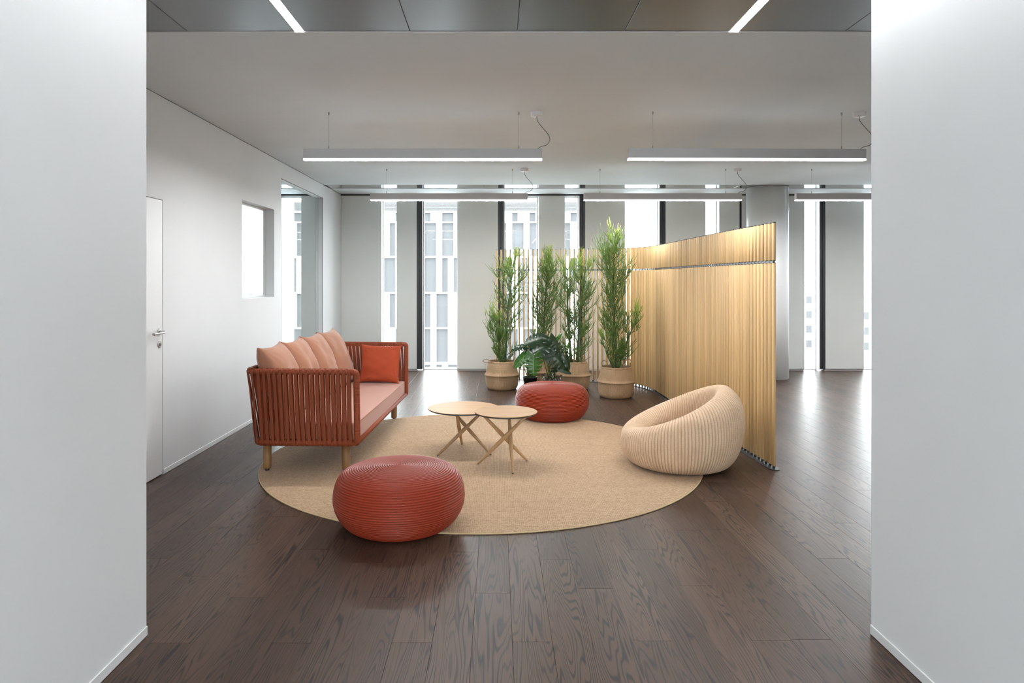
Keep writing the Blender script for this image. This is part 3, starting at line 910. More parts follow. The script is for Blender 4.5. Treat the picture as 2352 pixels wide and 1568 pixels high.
# loose cushions
def pillow_mesh(w, h, t, seed, n=34, pinch=0.055):
    """u across, v up, thickness along -y/+y, base at v=0"""
    mb = MB()
    for sg in (-1, 1):
        vs = []
        for i in range(n + 1):
            u = math.sin(PI / 2 * (2 * i / n - 1))
            for j in range(n + 1):
                v = math.sin(PI / 2 * (2 * j / n - 1))
                x = w / 2 * u * (1 - pinch * (1 - v * v) * abs(u))
                z = h / 2 * v * (1 - pinch * (1 - u * u) * abs(v))
                ear = 1 + 0.045 * (u * u * v * v) ** 6
                x *= ear; z *= ear
                prof = ((1 - u ** 2) * (1 - v ** 2))
                th = t / 2 * prof ** 0.36
                # creases that run in from the corners
                wr = mnoise.noise(Vector((u * 2.2 + seed, v * 2.2, seed * 1.7 + sg))) * 0.020 * prof ** 0.5
                cr = 0.0
                for cu in (-1, 1):
                    for cv in (-1, 1):
                        du, dv = abs(u - cu), abs(v - cv); r_ = math.hypot(du, dv)
                        if r_ < 0.8: cr += math.sin(math.atan2(dv, du) * 14 + seed) * 0.013 * (0.8 - r_) * prof ** 0.3
                vs.append((x, sg * (th + wr + cr), z + h / 2))
        fs = []
        m1 = n + 1
        for i in range(n):
            for j in range(n):
                f = (i * m1 + j, (i + 1) * m1 + j, (i + 1) * m1 + j + 1, i * m1 + j + 1)
                fs.append(f if sg < 0 else f[::-1])
        mb.add(vs, fs, smooth=True)
    return mb
def pillow(name, w, h, t, seed, material, loc, rz, lean, label, group=None, roll=0.0):
    me = pillow_mesh(w, h, t, seed).mesh(name)
    o = link(name, me, material)
    o.matrix_world = Matrix.Translation(loc) @ Matrix.Rotation(rz, 4, 'Z') @ Matrix.Rotation(lean, 4, 'X') @ Matrix.Rotation(roll, 4, 'Y')
    tag(o, label, 'cushion', group)
    return o
def sofa_pt(x, y, z):
    a = -0.0347
    return Vector((-1.051 + x * math.cos(a) - y * math.sin(a), 6.325 + x * math.sin(a) + y * math.cos(a), z))
names = ['peach back cushion nearest the viewer, first of four on the sofa', 'second peach back cushion from the near arm of the sofa',
         'third peach back cushion from the near arm of the sofa', 'peach back cushion at the far end, fourth of four on the sofa']
for i, (yy, rzz, ww) in enumerate(((-0.793, 0.05, 0.545), (-0.27, 0.06, 0.56), (0.255, 0.05, 0.57), (0.77, 0.0, 0.57))):
    # lean back: local -Y faces the room (+X)
    pillow('back_cushion', ww, 0.60, 0.245, i * 3.1 + 1, M['peach'], sofa_pt(-0.552, yy, 0.405), PI / 2 - 0.0347 + rzz, -0.375,
           names[i], 'peach back cushions')
pillow('throw_cushion', 0.42, 0.40, 0.15, 8.3, M['orange_red'], sofa_pt(-0.235, 0.90, 0.408), -0.02, -0.26, 'small square orange-red cushion leaning on the far sofa arm', None, 0.03)

# ------------------------------------------------------------------ wicker nest chair
def wicker_mesh():
    NR = 118; sub = 6; n = NR * sub
    ph_hi = math.radians(-7)
    rows = None; vs = []; prof_n = 0; lens_all = []
    for k in range(n):
        ph = 2 * PI * k / n
        cc = math.cos(ph - ph_hi)
        h = 0.468 + 0.168 * cc
        lean = 0.02 * cc
        zb = 0.54 * h
        ctrl = [(0.0, 0.0), (0.2, 0.0), (0.315, 0.004), (0.398, 0.036 + 0.008 * cc), (0.455 + lean * .4, 0.26 * h), (0.482 + lean * .6, 0.53 * h), (0.468 + lean * .3, 0.80 * h), (0.425 - 0.01 * cc, 0.945 * h),
                (0.365 - 0.02 * cc, 1.0 * h), (0.305 - 0.02 * cc, 0.945 * h), (0.268, 0.80 * h), (0.252, 0.62 * h), (0.225, 0.44 * h + 0.02), (0.15, 0.17), (0.07, 0.16), (0.0, 0.16)]
        pts = catmull([(a, 0, b) for a, b in ctrl], 6)
        m_ = len(pts); prof_n = m_
        ri = abs(math.sin(ph * NR / 2))
        amp = 0.0072 * (ri ** 0.7 - 0.6)
        L = 0.0; lens = []
        for i, p in enumerate(pts):
            a = pts[max(i - 1, 0)]; b = pts[min(i + 1, m_ - 1)]
            d = b - a
            d = d.normalized() if d.length > 1e-9 else Vector((1, 0, 0))
            nrm = Vector((d.z, 0, -d.x))
            fade = min(1.0, p.x / 0.2)
            if i: L += (p - pts[i - 1]).length
            lens.append(L)
            q = p + nrm * amp * fade
            vs.append((max(q.x, 0) * math.cos(ph), max(q.x, 0) * math.sin(ph), max(q.z, 0.0)))
        lens_all.append(lens)
    fs = []; uvs = []
    for k in range(n):
        k2 = (k + 1) % n
        for i in range(prof_n - 1):
            fs.append((k * prof_n + i, k2 * prof_n + i, k2 * prof_n + i + 1, k * prof_n + i + 1))
            u0, u1 = k / sub, (k + 1) / sub
            vv0, vv1 = lens_all[k][i] / 0.0058, lens_all[k][i + 1] / 0.0058
            uvs.append(((u0 * 0.5, vv0), (u1 * 0.5, vv0), (u1 * 0.5, vv1), (u0 * 0.5, vv1)))
    mb = MB(); mb.add(vs, fs, uvs, None, True)
    return mb
o = wicker_mesh().build('wicker_chair', M['wicker'])
o.location = (1.479, 5.525, RZ)
tag(o, 'pale round wicker nest chair with sloping open top beside the screen', 'chair')

# ------------------------------------------------------------------ slatted screen
ctrl = [(-0.072, 10.325), (0.333, 10.25), (0.75, 10.185), (1.10, 10.11), (1.4165, 10.02), (1.72, 9.87), (1.94, 9.66), (2.06, 9.41), (2.11, 9.14), (2.122, 8.75),
        (2.126, 8.2), (2.130, 7.5), (2.140, 6.8), (2.156, 6.1), (2.190, 5.405)]
path = resample([Vector((p.x, p.y, 0)) for p in catmull([(a, b, 0) for a, b in reversed(ctrl)], 12)], 0.0687)
scr = empty('slatted_screen', (path[0].x, path[0].y, 0))
tag(scr, 'curved freestanding screen of vertical pale wooden slats on a dark base', 'room divider')
O = Vector((path[0].x, path[0].y, 0))
def slat_mesh(z0, z1, name, caps):
    # elliptical section, long axis local X; thin dark end caps
    n = 16; a, b = 0.0285, 0.0125
    ring = [(a * math.cos(2 * PI * k / n), b * math.sin(2 * PI * k / n)) for k in range(n)]
    zs = [(z0, 0.94), (z0 + 0.002, 1), (z1 - 0.002, 1), (z1, 0.94)]
    vs = []
    for z, s_ in zs: vs += [(x * s_, y * s_, z) for x, y in ring]
    mb = MB(); fs = []
    for i in range(3): fs += [(i * n + k, i * n + (k + 1) % n, (i + 1) * n + (k + 1) % n, (i + 1) * n + k) for k in range(n)]
    mb.add(vs, fs, smooth=True); nw = len(fs)
    for zc0, zc1 in caps:
        v2 = [(x * 0.96, y * 0.96, zc0) for x, y in ring] + [(x * 0.96, y * 0.96, zc1) for x, y in ring]
        mb.add(v2, [(k, (k + 1) % n, n + (k + 1) % n, n + k) for k in range(n)] + [tuple(range(n, 2 * n)), tuple(range(n - 1, -1, -1))])
    me = mb.mesh(name); me.materials.append(M['slat']); me.materials.append(M['dark_metal'])
    for p in me.polygons:
        if p.index >= nw: p.material_index = 1
    return me
ZB0, ZB1 = 1.631, 1.654
me_lo = slat_mesh(0.030, ZB0, 'slat', [(0.026, 0.030), (ZB0, ZB0 + 0.004)]); me_hi = slat_mesh(ZB1, 1.948, 'upper_slat', [(ZB1 - 0.004, ZB1), (1.948, 1.955)])
ro = random.Random(11)
pins = MB(); rail_pts = []
def open_angle(x):
    """slats stand open across the left part of the path and close along it after the bend"""
    kn = [(-1, 90), (0.6, 88), (1.1, 76), (1.42, 58), (1.58, 34), (1.72, 6), (1.9, -14), (2.05, -20), (2.118, -8), (2.13, 2), (3, 2)]
    for (x0_, a0_), (x1_, a1_) in zip(kn, kn[1:]):
        if x <= x1_: return math.radians(a0_ + (a1_ - a0_) * (x - x0_) / (x1_ - x0_))
for i, p in enumerate(path):
    a = path[max(i - 1, 0)]; b = path[min(i + 1, len(path) - 1)]
    d = (a - b).normalized()                     # left end -> near end
    jit = 0.03 if p.y > 9 else 0.10
    ang = math.atan2(d.y, d.x) - open_angle(p.x)
    q = p - O
    ja = ro.uniform(-jit, jit)
    link('slat', me_lo, None, scr, (q.x, q.y, 0), (0, 0, ang + ja))
    link('slat', me_hi, None, scr, (q.x, q.y, 0), (0, 0, ang + ja + ro.uniform(-0.04, 0.04)))
    pins.lathe([(0.0108, 0.007), (0.0108, 0.027)], 10, q.x, q.y)
    pins.lathe([(0.0080, ZB0 + 0.003), (0.0080, ZB1 - 0.003)], 8, q.x, q.y)
    rail_pts.append((q.x, q.y, (ZB0 + ZB1) / 2))
tag(pins.build('pins', M['dark_metal'], scr), 'black pins of the slats', kind='stuff')
def ribbon(pts, hw, z0, z1, ext=0.0):
    mb = MB(); P_ = [Vector(p) for p in pts]; vs = []
    if ext:
        d0 = (P_[0] - P_[1]).normalized(); d1 = (P_[-1] - P_[-2]).normalized()
        # rounded ends
        head = [(P_[0] + d0 * ext * math.sin(a), hw * max(0.12, math.cos(a))) for a in (1.5, 1.2, 0.8, 0.4)]
        tail = [(P_[-1] + d1 * ext * math.sin(a), hw * max(0.12, math.cos(a))) for a in (0.4, 0.8, 1.2, 1.5)]
        seq = head + [(p, hw) for p in P_] + tail
    else: seq = [(p, hw) for p in P_]
    for i, (p, w_) in enumerate(seq):
        a = seq[max(i - 1, 0)][0]; b = seq[min(i + 1, len(seq) - 1)][0]
        d = (b - a).normalized(); nrm = Vector((-d.y, d.x, 0))
        for z, s_ in ((z0, -1), (z0, 1), (z1, 1), (z1, -1)):
            vs.append((p.x + nrm.x * w_ * s_, p.y + nrm.y * w_ * s_, z))
    fs = [(0, 1, 2, 3)]; m_ = len(seq)
    for i in range(m_ - 1):
        for k in range(4):
            fs.append((i * 4 + k, (i + 1) * 4 + k, (i + 1) * 4 + (k + 1) % 4, i * 4 + (k + 1) % 4))
    fs.append(tuple((m_ - 1) * 4 + k for k in (3, 2, 1, 0)))
    mb.add(vs, fs); return mb
ribbon(rail_pts, 0.006, 1.6365, 1.6485).build('link_rail', M['rod'], scr)
ribbon(rail_pts, 0.042, 0.0005, 0.008, 0.05).build('base_plate', M['plate'], scr)

# ------------------------------------------------------------------ potted pencil trees in baskets
def basket(parent, scale, seed, loops):
    ctrl = [(0.0, 0.0), (0.15, 0.0), (0.195, 0.008), (0.218, 0.045), (0.226, 0.10), (0.229, 0.165), (0.234, 0.186), (0.243, 0.197), (0.240, 0.208), (0.225, 0.228),
            (0.214, 0.275), (0.202, 0.33), (0.190, 0.372), (0.188, 0.385), (0.183, 0.388), (0.179, 0.38), (0.181, 0.33)]
    fine = resample(catmull([(a, 0, b) for a, b in ctrl], 8), 0.0105 / 4); pts = []
    for i, p in enumerate(fine):
        a = fine[max(i - 1, 0)]; c_ = fine[min(i + 1, len(fine) - 1)]; d = (c_ - a).normalized()
        rp = 0.0022 * math.sin(PI * (i % 4) / 4) if p.x > 0.15 else 0.0
        pts.append(((p.x + d.z * rp) * scale, (p.z - d.x * rp) * scale))
    b = MB().lathe(pts, 64, uscale=70, vscale=1 / 0.0105).build('basket', M['basket'], parent)
    MB().lathe([(0.0, 0.335 * scale), (0.183 * scale, 0.335 * scale)], 32).build('soil', M['soil'], parent)
    MB().tube([(0.1905 * scale * math.cos(2 * PI * k / 40), 0.1905 * scale * math.sin(2 * PI * k / 40), 0.368 * scale + 0.002 * math.sin(k * 2.4)) for k in range(40)], 0.004, 6, closed=True).build('rim_braid', M['seagrass_cord'], b)
    for pts in loops:
        MB().tube(catmull([Vector(p) * scale for p in pts], 6), 0.0042, 6).build('handle', M['seagrass_cord'], b)

def pencil_tree(parent, trunks, seed, z0=0.33):
    """trunks: list of dict(x, y, lean, H, env) ; env(q) -> reach at relative height q"""
    r = random.Random(seed)
    tw = MB()
    for tk in trunks:
        H = tk['H']; bx, by = tk['base']; tx, ty = tk['top']
        def trunk_at(q):
            w_ = math.sin(q * 5.0 + seed) * 0.012
            return Vector((bx + (tx - bx) * q + w_, by + (ty - by) * q - w_ * 0.5, z0 + (H - z0) * q))
        m_ = 16
        MB().tube([trunk_at(i / m_) for i in range(m_ + 1)], [tk['r'] * (1 - 0.72 * i / m_) for i in range(m_ + 1)], 8).build('trunk', M['trunk'], parent)
        def twig(p, d, L, rad, age0, age1, segs=3, upb=0.5):
            pts = [p.copy()]; at = [age0]; dd = d.normalized(); q = p.copy()
            for s_ in range(segs):
                dd = (dd + Vector((r.uniform(-.16, .16), r.uniform(-.16, .16), upb * 0.32 + r.uniform(-.08, .12)))).normalized()
                q = q + dd * (L / segs); pts.append(q.copy()); at.append(age0 + (age1 - age0) * (s_ + 1) / segs)
            tw.tube(pts, [rad * (1 - 0.35 * i / segs) for i in range(segs + 1)], 4, False, at, True)
            return pts, dd
        nb = int(tk['n'])
        for i in range(nb):
            q = (i + r.random()) / nb
            q = tk['dist'](q) if 'dist' in tk else q
            p = trunk_at(q)
            az = r.random() * 2 * PI
            reach = tk['env'](q) * r.uniform(0.95, 1.65)
            if reach < 0.02: continue
            elev = r.uniform(0.0, 0.7) + 0.30 * q
            d = Vector((math.cos(az) * math.cos(elev), math.sin(az) * math.cos(elev), math.sin(elev)))
            L = reach / max(0.42, math.cos(elev))
            L = min(L, 0.46)
            young = max(0.0, (q - 0.62) / 0.38) ** 1.3
            a0 = 0.10 + 0.35 * young + r.uniform(-.05, .08); a1 = 0.30 + 0.55 * young + r.uniform(-.08, .14)
            pts, dd = twig(p, d, L * 0.62, 0.0046, a0, (a0 + a1) / 2, 3, 0.35)
            # side twigs and forked tips
            for base_i in (1, 2, 3, 3):
                bp = pts[base_i]
                for _ in range(r.choice((1, 2, 2, 3))):
                    az2 = r.random() * 2 * PI
                    d2 = (dd * 0.9 + Vector((math.cos(az2), math.sin(az2), r.uniform(-0.1, 0.9))) * 0.75).normalized()
                    L2 = L * r.uniform(0.28, 0.5) + 0.02
                    p3, d3 = twig(bp, d2, L2, 0.0037, a0, a1, 3, 0.7)
                    for _2 in range(r.choice((0, 1, 2, 2))):
                        az3 = r.random() * 2 * PI
                        d4 = (d3 + Vector((math.cos(az3), math.sin(az3), r.uniform(0, .8))) * 0.6).normalized()
                        twig(p3[r.choice((2, 3))], d4, L2 * r.uniform(0.4, 0.75), 0.0031, (a0 + a1) / 2, a1 + 0.06, 2, 0.7)
    o = tw.build('twigs', M['twig'], parent, 'age')
    tag(o, 'thin green pencil-like twigs', kind='stuff')

def env_of(knots):
    def f(q):
        for (a, va), (b, vb) in zip(knots, knots[1:]):
            if q <= b: return va + (vb - va) * (q - a) / (b - a)
        return knots[-1][1]
    return f
LOOPS_R = [[(0.08, -0.172, 0.35), (0.06, -0.17, 0.40), (0.075, -0.15, 0.46), (0.14, -0.10, 0.495), (0.175, -0.06, 0.47), (0.172, -0.05, 0.40), (0.178, -0.05, 0.35)],
           [(-0.08, 0.17, 0.36), (-0.09, 0.18, 0.42), (-0.14, 0.15, 0.45), (-0.165, 0.10, 0.42), (-0.16, 0.08, 0.36)]]
LOOPS_L = [[(-0.10, -0.155, 0.37), (-0.15, -0.16, 0.39), (-0.23, -0.14, 0.385), (-0.265, -0.10, 0.395), (-0.245, -0.06, 0.41), (-0.19, -0.04, 0.405), (-0.16, -0.08, 0.37)],
           [(0.08, 0.17, 0.36), (0.09, 0.18, 0.42), (0.14, 0.15, 0.45), (0.165, 0.10, 0.42), (0.16, 0.08, 0.36)]]
LOOPS_M = [[(0.09, -0.165, 0.37), (0.11, -0.17, 0.40), (0.16, -0.16, 0.43), (0.22, -0.13, 0.46), (0.21, -0.10, 0.45), (0.15, -0.09, 0.40), (0.15, -0.10, 0.36)],
           [(-0.08, 0.17, 0.36), (-0.09, 0.18, 0.42), (-0.14, 0.15, 0.45), (-0.165, 0.10, 0.42), (-0.16, 0.08, 0.36)]]
# right tree: tallest
p4 = empty('potted_pencil_tree', (1.524, 8.755, 0))
tag(p4, 'tallest potted pencil tree with pale tip, in the right seagrass basket', 'potted plant', 'pencil trees in seagrass baskets')
basket(p4, 1.0, 1, LOOPS_R)
pencil_tree(p4, [dict(base=(0.0, 0.0), top=(-0.03, 0.02), H=2.06, r=0.021, n=118,
    env=env_of([(0, .14), (0.1, .17), (0.2, .19), (0.3, .16), (0.42, .17), (0.55, .19), (0.7, .21), (0.8, .17), (0.86, .03), (0.89, .03), (0.92, .085), (1.0, .07)])),
    dict(base=(0.0, -0.02), top=(0.27, -0.05), H=1.05, r=0.012, n=32, env=env_of([(0, .02), (0.5, .05), (0.75, .10), (1.0, .12)])),
    dict(base=(-0.03, -0.03), top=(-0.2, -0.06), H=0.78, r=0.009, n=16, env=env_of([(0, .02), (0.5, .05), (1.0, .08)]))], 21)
p1 = empty('potted_pencil_tree', (0.066, 9.40, 0))
tag(p1, 'leftmost potted pencil tree, in the basket with a rope loop on its left', 'potted plant', 'pencil trees in seagrass baskets')
basket(p1, 0.985, 2, LOOPS_L)
pencil_tree(p1, [dict(base=(0.02, 0.0), top=(0.17, 0.02), H=1.80, r=0.019, n=70,
    env=env_of([(0, .15), (0.2, .20), (0.35, .17), (0.5, .21), (0.65, .22), (0.8, .17), (0.9, .10), (1.0, .09)])),
    dict(base=(0.0, -0.02), top=(-0.09, -0.04), H=0.95, r=0.012, n=34, env=env_of([(0, .08), (0.5, .13), (1.0, .10)]))], 33)
p2 = empty('potted_pencil_tree', (0.660, 9.74, 0))
tag(p2, 'potted pencil tree rising straight up behind the broad-leaved plants', 'potted plant', 'pencil trees in seagrass baskets')
basket(p2, 0.98, 3, LOOPS_R)
pencil_tree(p2, [dict(base=(0.0, 0.0), top=(0.05, 0.0), H=1.86, r=0.020, n=100,
    env=env_of([(0, .12), (0.3, .19), (0.45, .20), (0.6, .20), (0.75, .17), (0.86, .10), (0.92, .05), (1.0, .06)]))], 47)
p3 = empty('potted_pencil_tree', (1.049, 9.40, 0))
tag(p3, 'two-stemmed potted pencil tree in the middle basket behind the pouf', 'potted plant', 'pencil trees in seagrass baskets')
basket(p3, 0.98, 4, LOOPS_M)
pencil_tree(p3, [dict(base=(-0.03, 0.0), top=(-0.10, 0.0), H=1.66, r=0.019, n=46,
    env=env_of([(0, .12), (0.3, .14), (0.6, .15), (0.85, .14), (1.0, .12)])),
    dict(base=(0.05, 0.0), top=(0.16, 0.02), H=1.68, r=0.020, n=56,
    env=env_of([(0, .14), (0.3, .17), (0.6, .19), (0.85, .16), (1.0, .12)]))], 59)

# ------------------------------------------------------------------ broad-leaved (split-leaf) plants
def split_leaf(name, w=0.5, nl=6, split=0.42, droop=0.35, fold=0.25):
    """heart-shaped leaf of unit length along +Y, split between its lobes; +Z is the upper side"""
    mb = MB(); ns = nl * 7; nt = 9
    for sg in (-1, 1):
        vs = []; uvs_ = []
        for i in range(ns + 1):
            s_ = i / ns
            y0 = s_ * 1.0
            W = w * (math.sin(PI * min(1.0, (s_ * 0.93 + 0.07)) ** 0.72) ** 0.75) * (1.0 if s_ < 0.9 else (1 - (s_ - 0.9) * 3))
            for j in range(nt + 1):
                q = j / nt
                x = sg * W * q
                y = y0 - 0.30 * q * (1 - s_) ** 2 - 0.02 + 0.05 * q * s_
                z = -droop * (y * y * 0.5) - fold * abs(x) ** 1.6 + 0.012 * math.sin(s_ * nl * 2 * PI) * q
                vs.append((x, y, z)); uvs_.append((0.5 + sg * q * W, s_))
        fs = []; uv = []; m1 = nt + 1
        for i in range(ns):
            ph = i % 7
            lobe = i // 7
            for j in range(nt):
                if (ph == 6 or (ph == 5 and j / nt >= split + 0.22)) and 0 < lobe < nl - 1 and j / nt >= split: continue
                f = (i * m1 + j, (i + 1) * m1 + j, (i + 1) * m1 + j + 1, i * m1 + j + 1)
                if sg > 0: f = f[::-1]
                fs.append(f); uv.append(tuple(uvs_[k] for k in f))
        mb.add(vs, fs, uv, None, True)
    return mb.mesh(name)
leaf_a = split_leaf('split_leaf', 0.5, 6, 0.36); leaf_a.materials.append(M['leaf_dark'])
leaf_b = split_leaf('split_leaf_bright', 0.5, 6, 0.36, 0.2, 0.18); leaf_b.materials.append(M['leaf_bright'])
leaf_c = split_leaf('young_leaf', 0.26, 3, 2.0, 0.3, 0.5); leaf_c.materials.append(M['leaf_dark'])
leaf_d = split_leaf('young_leaf_bright', 0.26, 3, 2.0, 0.3, 0.5); leaf_d.materials.append(M['leaf_bright'])
def leaf(parent, origin, me, base, tip, up, size):
    """base/tip/up in world space; origin is the parent's location"""
    b = Vector(base) - origin; d = Vector(tip).normalized(); u = Vector(up)
    x_ = d.cross(u).normalized(); z_ = x_.cross(d).normalized()
    m_ = Matrix(((x_.x, d.x, z_.x), (x_.y, d.y, z_.y), (x_.z, d.z, z_.z))).to_4x4()
    o = link('leaf', me, None, parent)
    o.matrix_local = Matrix.Translation(b) @ m_ @ Matrix.Scale(size, 4)
    return b
def wpt(px, py, Y): return ((px - 1142) * Y / 1568, Y, 1.5 - (py - 642) * Y / 1568)
def stems(parent, roots):
    for a, b in roots:
        a = Vector(a); b = Vector(b); mid = (a + b) / 2 + Vector((0, 0, 0.05)) + (b - a).cross(Vector((0, 0, 1))) * 0.04
        MB().tube(catmull([a, mid, b], 5), [0.0062] * 4 + [0.005] * 7, 6).build('stem', M['petiole'], parent)

o1 = Vector((0.436, 9.0, 0))
ma = empty('split_leaf_plant', o1)
tag(ma, 'split-leaved plant with one bright green leaf, in a black nursery pot', 'potted plant', 'split-leaved plants')
MB().lathe([(0.0, 0.0), (0.07, 0.0), (0.088, 0.205), (0.094, 0.207), (0.095, 0.222), (0.09, 0.222), (0.086, 0.19), (0.0, 0.19)], 32).build('pot', M['pot'], ma)
roots = []
for me, (px, py, Y), tip, up, sz in (
        (leaf_b, (1225, 818, 8.82), (0.02, -0.25, -1), (0.05, -1, 0.35), 0.25),
        (leaf_a, (1232, 806, 8.90), (-0.9, -0.15, -0.25), (0.1, -0.55, 1), 0.22),
        (leaf_a, (1208, 812, 8.92), (-0.85, -0.3, -0.75), (-0.3, -0.4, 0.9), 0.24),
        (leaf_b, (1204, 818, 8.86), (-0.8, -0.3, -0.8), (-0.5, -0.6, 0.7), 0.20),
        (leaf_a, (1222, 790, 9.0), (-0.8, 0.2, 0.05), (0.1, -0.4, 1), 0.20),
        (leaf_a, (1206, 796, 9.0), (-0.9, -0.1, -0.1), (0, -0.3, 1), 0.18),
        (leaf_d, (1196, 838, 8.9), (-0.2, -0.4, -0.9), (-0.2, -1, 0.2), 0.06)):
    b = leaf(ma, o1, me, wpt(px, py, Y), tip, up, sz)
    roots.append((Vector((random.Random(px).uniform(-.04, .04), random.Random(py).uniform(-.04, .04), 0.19)), b))
stems(ma, roots)
o2 = Vector((0.727, 9.05, 0))
mb_ = empty('split_leaf_plant', o2)
tag(mb_, 'big dark split-leaved plant wrapped in clear plastic at its foot', 'potted plant', 'split-leaved plants')
MB().lathe([(0.0, 0.0), (0.075, 0.0), (0.095, 0.165), (0.1, 0.167), (0.1, 0.182), (0.095, 0.182), (0.09, 0.16), (0.0, 0.16)], 32).build('pot', M['pot'], mb_)
# crinkled clear wrap round the pot
rw = random.Random(5); q = MB(); n = 60; vs = []; fs = []
for i in range(9):
    z = 0.004 + 0.235 * i / 8
    for k in range(n):
        rr = 0.108 + 0.022 * (i / 8) ** 2 + (0.004 + 0.016 * i / 8) * rw.uniform(-1, 1)
        vs.append((rr * math.cos(2 * PI * k / n), rr * math.sin(2 * PI * k / n), z + rw.uniform(-.008, .008) * (i > 0)))
for i in range(8):
    for k in range(n): fs.append((i * n + k, i * n + (k + 1) % n, (i + 1) * n + (k + 1) % n, (i + 1) * n + k))
q.add(vs, fs); tag(q.build('plastic_wrap', M['cello'], mb_), 'crinkled clear plastic wrap')
roots = []
for me, (px, py, Y), tip, up, sz in (
        (leaf_a, (1267, 812, 8.90), (0.75, -0.25, -0.65), (-0.2, -0.8, 0.7), 0.27),
        (leaf_a, (1248, 796, 8.92), (-0.75, -0.3, -0.35), (0, -0.7, 0.8), 0.25),
        (leaf_a, (1243, 778, 8.98), (-0.8, -0.1, -0.2), (0.1, -0.8, 0.7), 0.24),
        (leaf_a, (1262, 775, 9.0), (0.35, -0.5, -0.9), (0.5, -0.8, 0.5), 0.24),
        (leaf_a, (1272, 780, 9.0), (0.6, -0.3, -0.75), (0.7, -0.6, 0.5), 0.24),
        (leaf_a, (1258, 790, 8.95), (0.2, -0.5, -0.9), (-0.4, -0.9, 0.4), 0.20),
        (leaf_a, (1236, 800, 9.0), (-0.7, -0.1, -0.6), (-0.3, -0.6, 0.8), 0.22),
        (leaf_c, (1272, 848, 8.9), (0.9, -0.3, 0.2), (0, -0.7, 0.8), 0.17),
        (leaf_c, (1286, 846, 8.86), (0.9, -0.2, -0.35), (0.1, -0.9, 0.5), 0.16),
        (leaf_c, (1298, 818, 8.86), (0.3, -0.2, -0.95), (0.2, -1, 0.2), 0.19),
        (leaf_d, (1280, 778, 9.05), (0.5, -0.2, 0.75), (-0.4, -0.8, 0.4), 0.10),
        (leaf_d, (1304, 798, 9.0), (0.2, -0.1, 0.9), (0.2, -1, 0.2), 0.07),
        (leaf_d, (1228, 762, 9.05), (0.3, 0, 0.9), (0, -1, 0.1), 0.05)):
    b = leaf(mb_, o2, me, wpt(px, py, Y), tip, up, sz)
    roots.append((Vector((random.Random(px + 1).uniform(-.05, .05), random.Random(py + 2).uniform(-.05, .05), 0.16)), b))
stems(mb_, roots)

# ------------------------------------------------------------------ outside: opposite building, low city, trees
GZ0 = -15.0
g = MB().box(-400, 400, -400, 700, GZ0 - 0.5, GZ0).build('ground', M['ground'])
tag(g, 'pale hazy ground far below the windows', 'ground', kind='structure')
FY = 69.0; PXM = 0.044
bl = empty('office_building', (0, FY, GZ0))
tag(bl, 'white office block with staggered narrow windows across the street', 'building')
bx0, bx1 = (640 - 1142) * PXM, (1372 - 1142) * PXM
zt = 1.5 + (642 - 461) * PXM - GZ0
MB().box(bx0, bx1, 0.3, 14, 0, zt).build('facade_wall', M['facade'], bl)
def zpx(py): return 1.5 + (642 - py) * PXM - GZ0
bands = [(484.5, 488), (508.5, 511.5), (588, 592), (671, 674), (752, 755), (832, 837), (912, 917), (994, 998)]
for a, b in bands: MB().box(bx0, bx1, 0.0, 0.3, zpx(b), zpx(a)).build('floor_band', M['facade'], bl)
rb = random.Random(3)
wm = MB().box(-0.5, 0.5, -0.02, 0.0, 0, 1).mesh('window'); wm.materials.append(M['facade_win'])
pm = MB().box(-0.5, 0.5, -0.28, 0.0, 0, 1).mesh('pillar'); pm.materials.append(M['facade'])
rows_ = [(488, 508.5), (511.5, 588), (592, 671), (674, 752), (755, 832), (837, 912)]
mod = 13.4 * PXM
for (a, b) in rows_:
    x = bx0 + rb.choice((0, mod))
    z0_, z1_ = zpx(b), zpx(a)
    while x < bx1 - 2 * mod:
        wn = rb.choice((1, 1, 2)); gp = rb.choice((1, 1, 2))
        if bx0 <= x:
            o = link('pillar', pm, None, bl, (x + gp * mod / 2, 0.3, z0_)); o.scale = (gp * mod, 1, z1_ - z0_)
            x += gp * mod
            o = link('window', wm, None, bl, (x + wn * mod / 2, 0.3, z0_)); o.scale = (wn * mod, 1, z1_ - z0_)
            x += wn * mod
lo = MB()
for k in range(9):
    z = zpx(484) + 0.1 * k
    lo.box(bx0 + 0.5, bx1 - 0.5, -0.05, 0.28, z + 0.02, z + 0.075)
tag(lo.build('louvre', M['louvre'], bl), 'grey roof louvres')
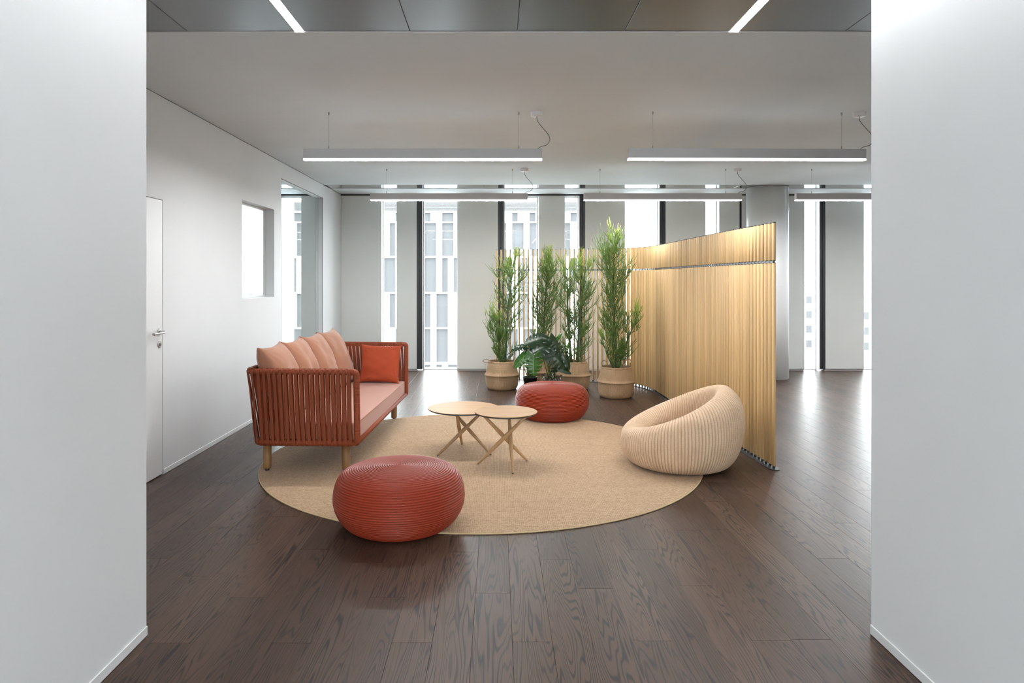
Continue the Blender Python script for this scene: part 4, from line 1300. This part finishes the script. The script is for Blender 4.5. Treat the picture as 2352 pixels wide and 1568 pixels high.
city = [(-62, 150, 18, 13.0, 'low pale building on the skyline seen through the small left window'), (-40, 170, 14, 12.0, 'second low pale building on the left skyline'),
        (48, 120, 10, 13.5, 'pale apartment block on the skyline right of the round column'), (62, 140, 9, 15.0, 'taller pale apartment block on the right skyline'),
        (76, 135, 9, 12.5, 'low apartment block at the right end of the skyline')]
for (x, y, w_, h_, lab) in city:
    r = empty('apartment_block', (x, y, GZ0)); tag(r, lab, 'building', 'low buildings on the skyline')
    MB().box(-w_ / 2, w_ / 2, 0, 12, 0, h_).build('wall', M['facade'], r)
    MB().box(-w_ / 2 - 0.3, w_ / 2 + 0.3, -0.3, 12.3, h_, h_ + 0.5).build('roof', M['louvre'], r)
    for fz in range(1, int(h_ / 3)):
        for fx in range(int(w_ / 2.5)):
            o = link('window', wm, None, r, (-w_ / 2 + 1.4 + fx * 2.5, 0.0, fz * 3.0 - 0.4)); o.scale = (1.2, 1.5, 1.5)
def tree_mesh(seed):
    r = random.Random(seed); mb = MB()
    for i in range(900):
        d = Vector((r.gauss(0, 1), r.gauss(0, 1), r.gauss(0, 0.8))).normalized() * (r.random() ** 0.4)
        p = Vector((d.x * 2.4, d.y * 2.4, 5.5 + d.z * 2.6)); s_ = r.uniform(0.18, 0.4)
        a = Vector((r.gauss(0, 1), r.gauss(0, 1), r.gauss(0, 1))).normalized() * s_; b = Vector((r.gauss(0, 1), r.gauss(0, 1), r.gauss(0, 1))).normalized() * s_
        mb.add([p - a, p + b, p + a, p - b], [(0, 1, 2, 3)])
    return mb.mesh('crown')
tm = [tree_mesh(i) for i in range(2)]
for i, (x, y, s_, lab) in enumerate(((19.5, 42, 1.0, 'pale street tree seen low through the window beside the dark mullion'), (26.5, 46, 1.15, 'street tree at the lower right window edge'),
                                     (23.2, 52, 1.1, 'street tree between the two right windows, farther off'))):
    r = empty('street_tree', (x, y, GZ0)); r.scale = (s_, s_, s_)
    tag(r, lab, 'tree', 'street trees')
    link('crown', tm[i % 2], M['tree_crown'], r)
    MB().tube([(0, 0, 0), (0.1, 0, 3), (0, 0.1, 5.5)], [0.18, 0.14, 0.08], 8).build('trunk', M['bark'], r)
